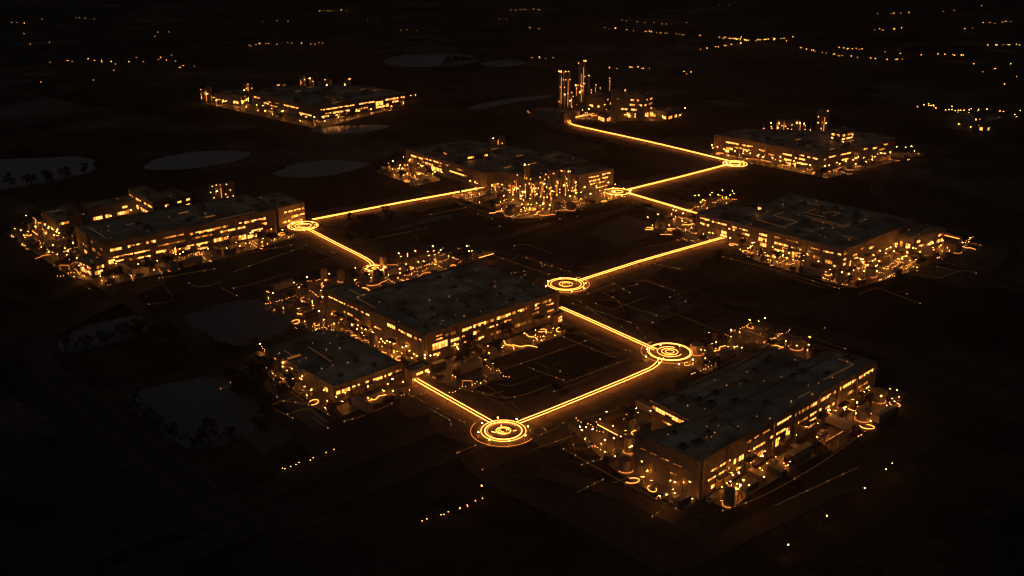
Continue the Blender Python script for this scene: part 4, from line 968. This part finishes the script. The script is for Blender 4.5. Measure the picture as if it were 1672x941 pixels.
def mk_truck(mat):
    root = empty('lorry', (0, 0, -50), 0, 'x', 'lorry'); kids = []
    mb = MB(); mb.abox(-8, 3.2, -1.25, 1.25, 1.2, 3.9); mb.abox(-7.9, 3.1, -1.15, 1.15, .95, 1.2); kids.append(mb.build('trailer', 'vehicle_white', root))
    mb = MB(); mb.abox(3.6, 5.9, -1.2, 1.2, .55, 2.1); mb.abox(3.6, 5.6, -1.15, 1.15, 2.1, 3.2); mb.abox(3.0, 3.7, -.9, .9, .6, 1.0); kids.append(mb.build('cab', mat, root))
    mb = MB(); mb.abox(5.6, 5.64, -1.0, 1.0, 2.15, 3.0); kids.append(mb.build('windscreen', 'glass_dark', root))
    for x in (-7, -5.8, -4.6, 3.5, 5.0):
        for y in (-1.05, 1.05): w = MB(); wheel(w, x, y, .5, .35); kids.append(w.build('wheel', 'rubber', root))
    for y in (-.85, .85): w = MB(); w.abox(5.9, 5.95, y - .2, y + .2, .75, .98); kids.append(w.build('headlight', 'strip_light', root))
    return proto(root, kids)
TRUCKS = [mk_truck('vehicle_dark'), mk_truck('vehicle_red')]
def mk_string():
    root = empty('light_string', (0, 0, -50), 0, 'x', 'light string'); kids = []; mb = MB()
    pts = [(-7 + i * 1.4, .5 * math.sin(i * .9), 1.6 - .5 * math.sin(math.pi * (i % 5) / 5)) for i in range(11)]
    mb.tube(pts, .025, 4); kids.append(mb.build('cable', 'dark_metal', root))
    for i in (0, 5, 10): m2 = MB(); m2.lathe([(.06, 0), (.05, pts[i][2])], 6, pts[i][:2]); kids.append(m2.build('post', 'dark_metal', root))
    for i, (x, y, z) in enumerate(pts):
        if i % 4 == 3: continue
        m2 = MB(); m2.lathe([(.05, z - .22), (.11, z - .12), (.05, z - .02)], 6, (x, y)); kids.append(m2.build('bulb', 'lamp_small', root))
    return proto(root, kids)
STRING = mk_string()
def mk_rack():
    root = empty('pipe_rack', (0, 0, -50), 0, 'x', 'pipe rack'); mb = MB()
    for x in (-5, 0, 5):
        for y in (-1, 1): mb.abox(x - .12, x + .12, y - .12, y + .12, 0, 4.2)
        mb.abox(x - .1, x + .1, -1.2, 1.2, 2.6, 2.8); mb.abox(x - .1, x + .1, -1.2, 1.2, 4.0, 4.2)
    for y in (-1, 1): mb.abox(-5.1, 5.1, y - .1, y + .1, 3.2, 3.4)
    a = mb.build('frame', 'steel', root); kids = [a]
    for y, z in ((-.7, 4.4), (0, 4.42), (.7, 4.38), (-.5, 2.95), (.5, 2.95)):
        m2 = MB(); m2.tube([(-6, y, z), (6, y, z)], .17, 8); kids.append(m2.build('pipe', 'tank_steel', root))
    m3 = MB(); m3.tube([(-5, -1.3, 3.6), (5, -1.3, 3.6)], .08, 5); kids.append(m3.build('light_tube', 'ring_light', root))
    return proto(root, kids)
RACK = mk_rack()
def mk_tree(seed, hgt=6.5):
    rr = random.Random(seed); root = empty('tree', (0, 0, -50), 0, 'x', 'tree'); mb = MB(); mb.lathe([(.25, 0), (.16, hgt * .4), (.07, hgt * .75)], 7)
    for i in range(5):
        a = rr.uniform(0, 6.28); mb.tube([(0, 0, hgt * (.3 + .07 * i)), (math.cos(a) * 1.0, math.sin(a) * 1.0, hgt * (.45 + .07 * i)), (math.cos(a) * 1.8, math.sin(a) * 1.8, hgt * (.55 + .07 * i))], .06, 5)
    a = mb.build('trunk', 'bark', root); m2 = MB()
    cl = [(rr.gauss(0, 1.15), rr.gauss(0, 1.15), hgt * rr.uniform(.42, .95), rr.uniform(.55, 1.15)) for _ in range(16)]
    for x, y, z, s in cl:
        for _ in range(34):
            d = Vector((rr.gauss(0, 1), rr.gauss(0, 1), rr.gauss(0, .8))).normalized() * s * rr.uniform(.5, 1.05); c = Vector((x, y, z)) + d
            u = Vector((rr.gauss(0, 1), rr.gauss(0, 1), rr.gauss(0, 1))).normalized() * .3; v = u.orthogonal().normalized() * .2
            m2.face([c - u, c + v, c + u, c - v])
    b = m2.build('crown', 'leaf', root)
    return proto(root, [a, b])
TREES = [mk_tree(i, h) for i, h in ((1, 6.0), (2, 7.5), (3, 5.0))]

# ------------------------------------------------------------------ yards
OCC = []
def ok(p, r):
    for f in FOOT:
        if inpoly(p, f) or near_edge(p, f) < r + .5: return False
    return all((p - q).length > r + s for q, s in OCC)
GAa, GBa = math.atan2(GA.y, GA.x), math.atan2(GB.y, GB.x)
CNT = {}
def yard(desc, poly, lb=0, lm=0, ls=0, loops=0, tanks=0, conts=0, cars=0, trucks=0, trees=0, racks=0, key=(), pave=True):
    if pave: sheet('yard', PP(poly), 'yard_asphalt')
    strings = max(3, (lb + lm + ls) // 3)
    xs, ys = [p[0] for p in poly], [p[1] for p in poly]; pv = [Vector((x, y, 0)) for x, y in poly]
    def spot(r, tries=120):
        for _ in range(tries):
            q = Vector((R.uniform(min(xs), max(xs)), R.uniform(min(ys), max(ys)), 0))
            if not inpoly(q, pv): continue
            p = P(q.x, q.y)
            if ok(p, r): OCC.append((p, r)); return p
        return None
    for x, y in key:
        p = P(x, y); OCC.append((p, .6)); put(LAMP_B, p, R.uniform(0, 6.28), 'bright tall amber yard lamp ' + desc, 'bright tall amber yard lamp ' + desc)
    for n_, prs, r, nm, al in ((trucks, TRUCKS, 6.2, 'white box lorry parked ', 1), (racks, [RACK], 6, 'steel pipe rack ', 1), (tanks, TANKS, 3, 'round steel storage tank ', 0), (conts, CONTS, 3.4, 'ribbed shipping container ', 1),
                           (int(loops * 1.5), LOOPS, 2.6, 'glowing amber light hoop ', 0), (cars, CARS, 2.4, 'parked car ', 1), (trees, TREES, 2, 'small dark leafy tree ', 0),
                           (strings, [STRING], 2.0, 'low string of tiny amber bulbs ', 1), (lb, [LAMP_B], .8, 'bright tall amber yard lamp ', 0), (int(lm * 1.5), [LAMP_M], .8, 'small amber yard lamp ', 0), (int(ls * 1.9), [LAMP_S], .4, 'low amber bollard light ', 0)):
        for _ in range(n_):
            p = spot(r)
            if p is None: continue
            pr = R.choice(prs if prs is not LOOPS else LOOPS[:3] * 3 + LOOPS[3:]); rz = (R.choice((GAa, GBa)) + R.choice((0, math.pi))) if al else R.uniform(0, 6.28)
            label = nm + desc
            if prs is CONTS: label = ('rust-red ', 'blue ', 'grey ')[CONTS.index(pr)] + label
            if prs is CARS: label = ('white ', 'dark ', 'red ')[CARS.index(pr)] + label
            if prs is TRUCKS: label = ('dark-cabbed ', 'red-cabbed ')[TRUCKS.index(pr)] + label
            if prs is TANKS: label = ('squat ', 'narrow ')[TANKS.index(pr)] + label
            put(pr, p, rz, label, label, R.uniform(.85, 1.15) if prs is TREES else R.uniform(.5, 1.25) if prs is LOOPS else 1.0)

yard('left of the central warehouse', [(432, 488), (470, 462), (532, 455), (600, 445), (600, 476), (528, 515), (640, 575), (580, 585), (500, 545)], 4, 8, 8, 9, 2, 2, 5, 1, 5, 1, [(500, 470), (489, 487), (530, 500), (575, 533), (587, 538), (614, 533)])
yard('behind the central warehouse', [(600, 445), (700, 416), (770, 408), (805, 428), (770, 430), (600, 478)], 3, 8, 7, 6, 1, 2, 5, 1, 3, 1, [(653, 428), (678, 424), (706, 418), (760, 416)])
yard('in the passage beside the small front warehouse', [(575, 552), (600, 545), (692, 588), (705, 600), (668, 605)], 2, 5, 5, 6, 1, 1, 3, 0, 2, 1, [(640, 578), (665, 585)])
yard('before the long wall of the central warehouse', [(700, 597), (905, 530), (930, 545), (800, 590), (820, 620), (760, 640), (705, 620)], 0, 4, 7, 4, 0, 2, 6, 1, 5, 0, [(745, 578), (700, 600)])
yard('on the left side of the small front warehouse', [(412, 578), (436, 575), (548, 662), (530, 672), (420, 600)], 0, 4, 5, 1, 0, 1, 4, 0, 4, 0, [(429, 578), (437, 594), (461, 610)])
yard('in front of the small front warehouse', [(548, 665), (655, 630), (670, 640), (560, 680)], 0, 3, 4, 1, 0, 0, 3, 1, 2, 0, [(638, 638), (598, 650)])
yard('left of the front right warehouse', [(935, 705), (1000, 680), (1062, 662), (1120, 695), (1038, 720), (1050, 765), (1140, 815), (1120, 835), (1010, 775)], 3, 9, 8, 5, 2, 6, 7, 1, 5, 1, [(948, 716), (952, 722), (986, 692), (990, 738), (1023, 752), (1033, 752), (1121, 808), (1127, 805), (1078, 835), (1091, 832)])
yard('right of the front right warehouse', [(1150, 815), (1300, 730), (1335, 745), (1240, 800), (1190, 835)], 2, 8, 8, 6, 1, 5, 14, 1, 2, 0, [(1192, 800), (1205, 812), (1180, 795), (1246, 750)])
yard('at the far right corner of the front right warehouse', [(1330, 715), (1440, 640), (1480, 645), (1455, 680), (1360, 740)], 1, 4, 3, 3, 2, 2, 4, 2, 1, 1, [(1349, 692), (1355, 690), (1373, 688), (1376, 683), (1435, 665), (1440, 668), (1405, 660)])
yard('behind the front right warehouse', [(1120, 595), (1160, 555), (1230, 532), (1330, 565), (1320, 590), (1252, 568), (1150, 612)], 1, 6, 8, 3, 2, 3, 3, 1, 5, 1, [(1189, 557), (1196, 556), (1322, 582), (1246, 538), (1222, 541)])
yard('at the left end of the left factory', [(8, 382), (60, 360), (115, 372), (128, 420), (150, 458), (120, 455)], 2, 10, 8, 5, 2, 3, 7, 1, 6, 1, [(58, 385), (60, 383), (80, 395), (95, 392), (120, 412), (112, 425), (130, 444)])
yard('along the front of the left factory', [(165, 455), (455, 382), (485, 388), (300, 440), (160, 470)], 1, 8, 8, 4, 1, 2, 10, 2, 8, 0, [(285, 421), (299, 426), (375, 400), (411, 401), (170, 447), (185, 440)])
yard('in the rear courtyard of the left factory', [(150, 350), (225, 330), (255, 338), (180, 358)], 2, 4, 0, 2, 1, 0, 2, 0, 0, 0, [(195, 350), (212, 342)], False)
yard('at the left end of the rear plant', [(612, 280), (655, 262), (690, 275), (720, 295), (680, 305)], 3, 8, 4, 3, 1, 1, 3, 0, 3, 0, [(640, 275), (668, 272), (655, 282), (712, 292)])
yard('around the silos before the rear plant', [(735, 318), (790, 306), (870, 318), (1000, 305), (1010, 325), (880, 357), (840, 358)], 6, 14, 12, 8, 4, 1, 5, 1, 3, 2, [(790, 309), (806, 308), (830, 316), (856, 312), (866, 338), (895, 335), (928, 333), (942, 328), (962, 329), (888, 346), (874, 330)])
yard('left of the right-hand factory', [(1055, 375), (1090, 350), (1135, 358), (1180, 392), (1140, 402)], 2, 7, 6, 4, 1, 1, 5, 0, 4, 0, [(1058, 368), (1075, 363), (1103, 352), (1112, 362)])
yard('before the front bays of the right-hand factory', [(1185, 395), (1240, 400), (1378, 448), (1370, 468), (1230, 425)], 3, 7, 6, 5, 1, 1, 5, 1, 4, 0, [(1199, 393), (1215, 398), (1245, 405), (1229, 410), (1285, 428), (1222, 417)])
yard('at the right corner of the right-hand factory', [(1365, 465), (1380, 448), (1500, 395), (1545, 385), (1600, 400), (1500, 440), (1400, 472)], 5, 10, 10, 6, 2, 3, 7, 1, 2, 1, [(1404, 443), (1422, 440), (1437, 442), (1459, 425), (1478, 427), (1480, 420), (1500, 433), (1370, 460), (1387, 463), (1492, 420), (1520, 410)])
yard('behind the left tip of the right-hand factory', [(1130, 335), (1160, 322), (1200, 325), (1190, 334), (1140, 346)], 1, 6, 3, 1, 0, 0, 1, 0, 0, 0, [(1136, 333), (1181, 324), (1196, 324)])
yard('before the rear right factory', [(1150, 252), (1170, 250), (1342, 278), (1465, 248), (1515, 252), (1350, 292)], 5, 11, 4, 4, 1, 1, 4, 1, 3, 1, [(1160, 248), (1240, 264), (1275, 268), (1345, 278), (1355, 282), (1358, 276), (1400, 268), (1445, 252), (1465, 250), (1485, 250), (1491, 258)])
yard('before the distant left complex', [(325, 168), (350, 165), (405, 170), (508, 200), (664, 172), (690, 165), (520, 212)], 5, 8, 0, 3, 2, 0, 2, 0, 2, 0, [(345, 168), (349, 168), (365, 173), (370, 175), (388, 172), (394, 173), (432, 176), (466, 183), (518, 192), (550, 189), (670, 165), (678, 164)])
yard('around the refinery sheds', [(862, 188), (870, 180), (940, 190), (1000, 180), (1115, 186), (1100, 198), (980, 198)], 4, 6, 0, 4, 4, 0, 1, 0, 2, 2, [(872, 190), (910, 190), (940, 180), (963, 188), (985, 192), (1017, 190), (1026, 192), (1035, 182), (1066, 190), (1085, 192), (1105, 193), (1120, 186)])

# ------------------------------------------------------------------ distant street lamps
def far_line(desc, pts, n, jit=1.0, pr=LAMP_F):
    path = [Vector((x, y, 0)) for x, y in pts]; seg = [(b - a).length for a, b in zip(path, path[1:])]; T = sum(seg)
    for k in range(n):
        t = R.random() ** R.choice((.8, 1, 1.3)) * T if R.random() < .5 else (k + R.random()) / n * T
        for a, b, s in zip(path, path[1:], seg):
            if t <= s: q = a.lerp(b, t / s); break
            t -= s
        put(pr if pr is LAMP_D or R.random() < (.6 if pts[0][0] > 950 else .22) else LAMP_FD, P(q.x + R.uniform(-2, 2) * jit, q.y + R.uniform(-.9, .9) * jit), R.uniform(0, 6.28), 'distant orange street lamp ' + desc, 'distant street lamps ' + desc)
def far_pts(desc, pts):
    for x, y in pts: put(LAMP_F if R.random() < (.6 if x > 950 else .22) else LAMP_FD, P(x, y), R.uniform(0, 6.28), 'distant orange street lamp ' + desc, 'distant street lamps ' + desc)
far_line('on the bright road beyond the refinery', [(985, 53), (1028, 57), (1075, 61), (1112, 64), (1150, 67), (1186, 71), (1230, 76), (1260, 73), (1300, 68)], 36)
far_line('in the middle of the bright road beyond the refinery', [(1195, 72), (1230, 76), (1270, 72)], 12, .6)
far_line('on the side road below the bright distant road', [(1095, 92), (1140, 89), (1180, 85), (1212, 79)], 11)
far_line('on the long curved road at upper right', [(1305, 87), (1340, 95), (1380, 101), (1420, 105), (1452, 109), (1490, 101), (1530, 98), (1580, 101)], 30)
far_line('above the curved road at upper right', [(1360, 86), (1400, 90), (1445, 93), (1475, 101)], 10, 2)
far_line('near the top edge at upper right', [(1425, 29), (1470, 29), (1520, 27), (1575, 24), (1608, 14)], 11)
far_line('high on the slope at upper right', [(1425, 57), (1470, 55), (1485, 49)], 7)
far_line('on the right rim of the plain', [(1575, 57), (1605, 46), (1672, 42)], 9)
far_line('along the right edge of the plain', [(1590, 86), (1630, 82), (1668, 83)], 8)
far_pts('scattered at the right edge', [(1590, 115), (1605, 127), (1620, 122), (1650, 115), (1660, 135), (1640, 149), (1622, 123)])
far_line('before the far-off factory at the right edge', [(1490, 186), (1510, 183), (1540, 193), (1590, 195), (1625, 191), (1640, 198), (1675, 207)], 20, 1.6)
for _ in range(12): x = R.uniform(1500, 1672); put(LAMP_F, P(x, 186 + (x - 1500) * .09 + R.uniform(-7, 5)), 0, 'distant orange street lamp before the far-off factory at the right edge', 'distant street lamps before the far-off factory at the right edge')
for _ in range(10): x = R.uniform(1165, 1285); put(LAMP_F, P(x, 71 + (x - 1165) * .03 + R.uniform(-2.5, 3)), 0, 'distant orange street lamp in the middle of the bright road beyond the refinery', 'distant street lamps in the middle of the bright road beyond the refinery')
far_line('just beyond the refinery columns', [(985, 122), (1010, 121), (1060, 121), (1095, 125), (1130, 131)], 11, 2)
far_line('between the lake and the refinery', [(862, 104), (890, 105), (910, 100)], 5, 1.5)
far_line('in the mid-distance above the lake', [(1010, 40), (1060, 45), (1100, 47), (1150, 44)], 8, 2, LAMP_FD)
far_line('at the top near the middle', [(830, 23), (852, 22), (885, 24)], 7)
far_line('at the top left of the middle', [(500, 26), (545, 24), (578, 24)], 8)
far_pts('scattered at upper middle', [(600, 38), (616, 37), (815, 38), (828, 38), (866, 54), (880, 56), (655, 57), (666, 56), (679, 57), (430, 42), (454, 41), (470, 42), (1175, 14), (1190, 16)])
far_line('in the village beyond the distant left complex', [(405, 83), (440, 80), (480, 79), (535, 80)], 15, 2.4)
far_line('in the scattered village at far left', [(85, 108), (140, 108), (200, 112), (260, 106), (320, 118)], 18, 4)
far_pts('scattered at far left', [(19, 44), (30, 44), (40, 46), (70, 38), (124, 36), (132, 36), (140, 37), (155, 38), (258, 60), (253, 67), (276, 60), (51, 80), (39, 63), (82, 77), (155, 141), (188, 124), (225, 103), (280, 99), (295, 121), (70, 144)])
far_line('on the dark lane below the square pond', [(460, 770), (480, 765), (500, 757), (520, 750), (535, 742), (548, 737)], 9, 1.2, LAMP_D)
far_line('on the dark lot at the bottom', [(690, 855), (720, 845), (745, 835), (770, 828), (790, 815)], 11, 2.2, LAMP_D)
for x, y, lb in ((1450, 775, 'lone amber lamp, upper one of the pair on the dark ground at lower right'), (1440, 785, 'lone amber lamp, lower one of the pair on the dark ground at lower right'), (1405, 816, 'lone amber lamp in the middle of the dark ground at lower right'), (1343, 862, 'brighter lone amber lamp low on the dark ground at lower right'), (1280, 910, 'lowest lone amber lamp near the bottom edge'), (782, 812, 'lone amber lamp on the dark lot below the nearest ring')):
    put(LAMP_M, P(x, y), 0, lb, None)

# trees on the lake shores
TS = 'dark tree on the shore of the '
for desc, pts in (('oval lake at the top', [(735, 106), (742, 104), (750, 103), (757, 103), (764, 101), (770, 101), (778, 100), (786, 98), (728, 108)]),
                  ('left-hand lake', [(20, 308), (50, 304), (80, 298), (110, 291), (140, 285), (158, 277), (163, 266)]),
                  ('square pond', [(222, 676), (240, 692), (262, 708), (285, 722), (318, 735), (345, 733), (380, 722), (425, 706), (436, 690), (436, 672), (415, 655), (395, 640), (372, 622)]),
                  ('long left pond', [(110, 578), (140, 574), (170, 566), (200, 558), (230, 547), (258, 530), (240, 515)])):
    for x, y in pts:
        for _ in range(1 if 'pond' in desc else 2): put(R.choice(TREES), P(x + R.uniform(-5, 5), y + R.uniform(-1, 1.2)), R.uniform(0, 6), TS + desc, 'trees on the shore of the ' + desc, R.uniform(.8, 1.5))
for _ in range(46):
    x, y = R.choice([(R.uniform(205, 300), R.uniform(545, 590)), (R.uniform(380, 480), R.uniform(600, 660)), (R.uniform(560, 700), R.uniform(355, 400)), (R.uniform(1060, 1180), R.uniform(420, 520))])
    p = P(x, y)
    if ok(p, 3): put(R.choice(TREES), p, R.uniform(0, 6), 'small dark tree standing on the open ground between the sites', 'trees on the open ground between the sites', R.uniform(.6, 1.2))

for o in [x for x in bpy.data.objects if 'unused' in x]:
    for c in list(o.children): bpy.data.objects.remove(c)
    bpy.data.objects.remove(o)

# ------------------------------------------------------------------ haze, sky, moonlight
HAZE = .00011
mb = MB(); mb.abox(-4500, 4500, -700, 6500, -1, 186)
hz = mb.build('haze', [], None); tag(hz, 'thin night haze lying over the whole plain', None, None, 'stuff')
hm = bpy.data.materials.new('haze'); hm.use_nodes = True; nt = hm.node_tree; nt.nodes.remove(nt.nodes['Principled BSDF'])
pv = nt.nodes.new('ShaderNodeVolumePrincipled'); pv.inputs['Color'].default_value = (.92, .92, .92, 1); pv.inputs['Density'].default_value = HAZE; pv.inputs['Anisotropy'].default_value = .8
nt.links.new(pv.outputs[0], nt.nodes['Material Output'].inputs['Volume']); hz.data.materials.append(hm)

w = bpy.data.worlds.new('World'); sc.world = w; w.use_nodes = True; nt = w.node_tree
sky = nt.nodes.new('ShaderNodeTexSky'); sky.sky_type = 'NISHITA'; sky.sun_disc = False; sky.dust_density = 6; sky.sun_elevation = math.radians(48); sky.sun_rotation = math.radians(200)
bg = nt.nodes['Background']; bg.inputs['Strength'].default_value = .0021; nt.links.new(sky.outputs[0], bg.inputs['Color'])
sun = bpy.data.lights.new('moonlight', 'SUN'); sun.energy = .03; sun.angle = math.radians(12); sun.color = (1, .97, .95)
so = bpy.data.objects.new('moonlight', sun); COL.objects.link(so); so.location = (0, -200, 400)
el, az = math.radians(48), math.radians(200)
dv = Vector((math.sin(az) * math.cos(el), math.cos(az) * math.cos(el), math.sin(el))); so.rotation_euler = dv.to_track_quat('Z', 'Y').to_euler()

# ------------------------------------------------------------------ render settings
sc.render.engine = 'CYCLES'; cy = sc.cycles
cy.use_denoising = True
try: cy.denoiser = 'OPENIMAGEDENOISE'; cy.denoising_input_passes = 'RGB_ALBEDO_NORMAL'; cy.denoising_prefilter = 'ACCURATE'
except Exception: pass
cy.max_bounces = 3; cy.diffuse_bounces = 2; cy.glossy_bounces = 2; cy.volume_bounces = 0; cy.transmission_bounces = 1
cy.sample_clamp_indirect = 1.5; cy.sample_clamp_direct = 0; cy.use_light_tree = True; cy.use_adaptive_sampling = False
cy.caustics_reflective = False; cy.caustics_refractive = False
cy.filter_width = 1.3
sc.view_settings.view_transform = 'Standard'; sc.view_settings.look = 'None'; sc.view_settings.exposure = 0; sc.view_settings.gamma = 1; sc.view_settings.use_curve_mapping = False
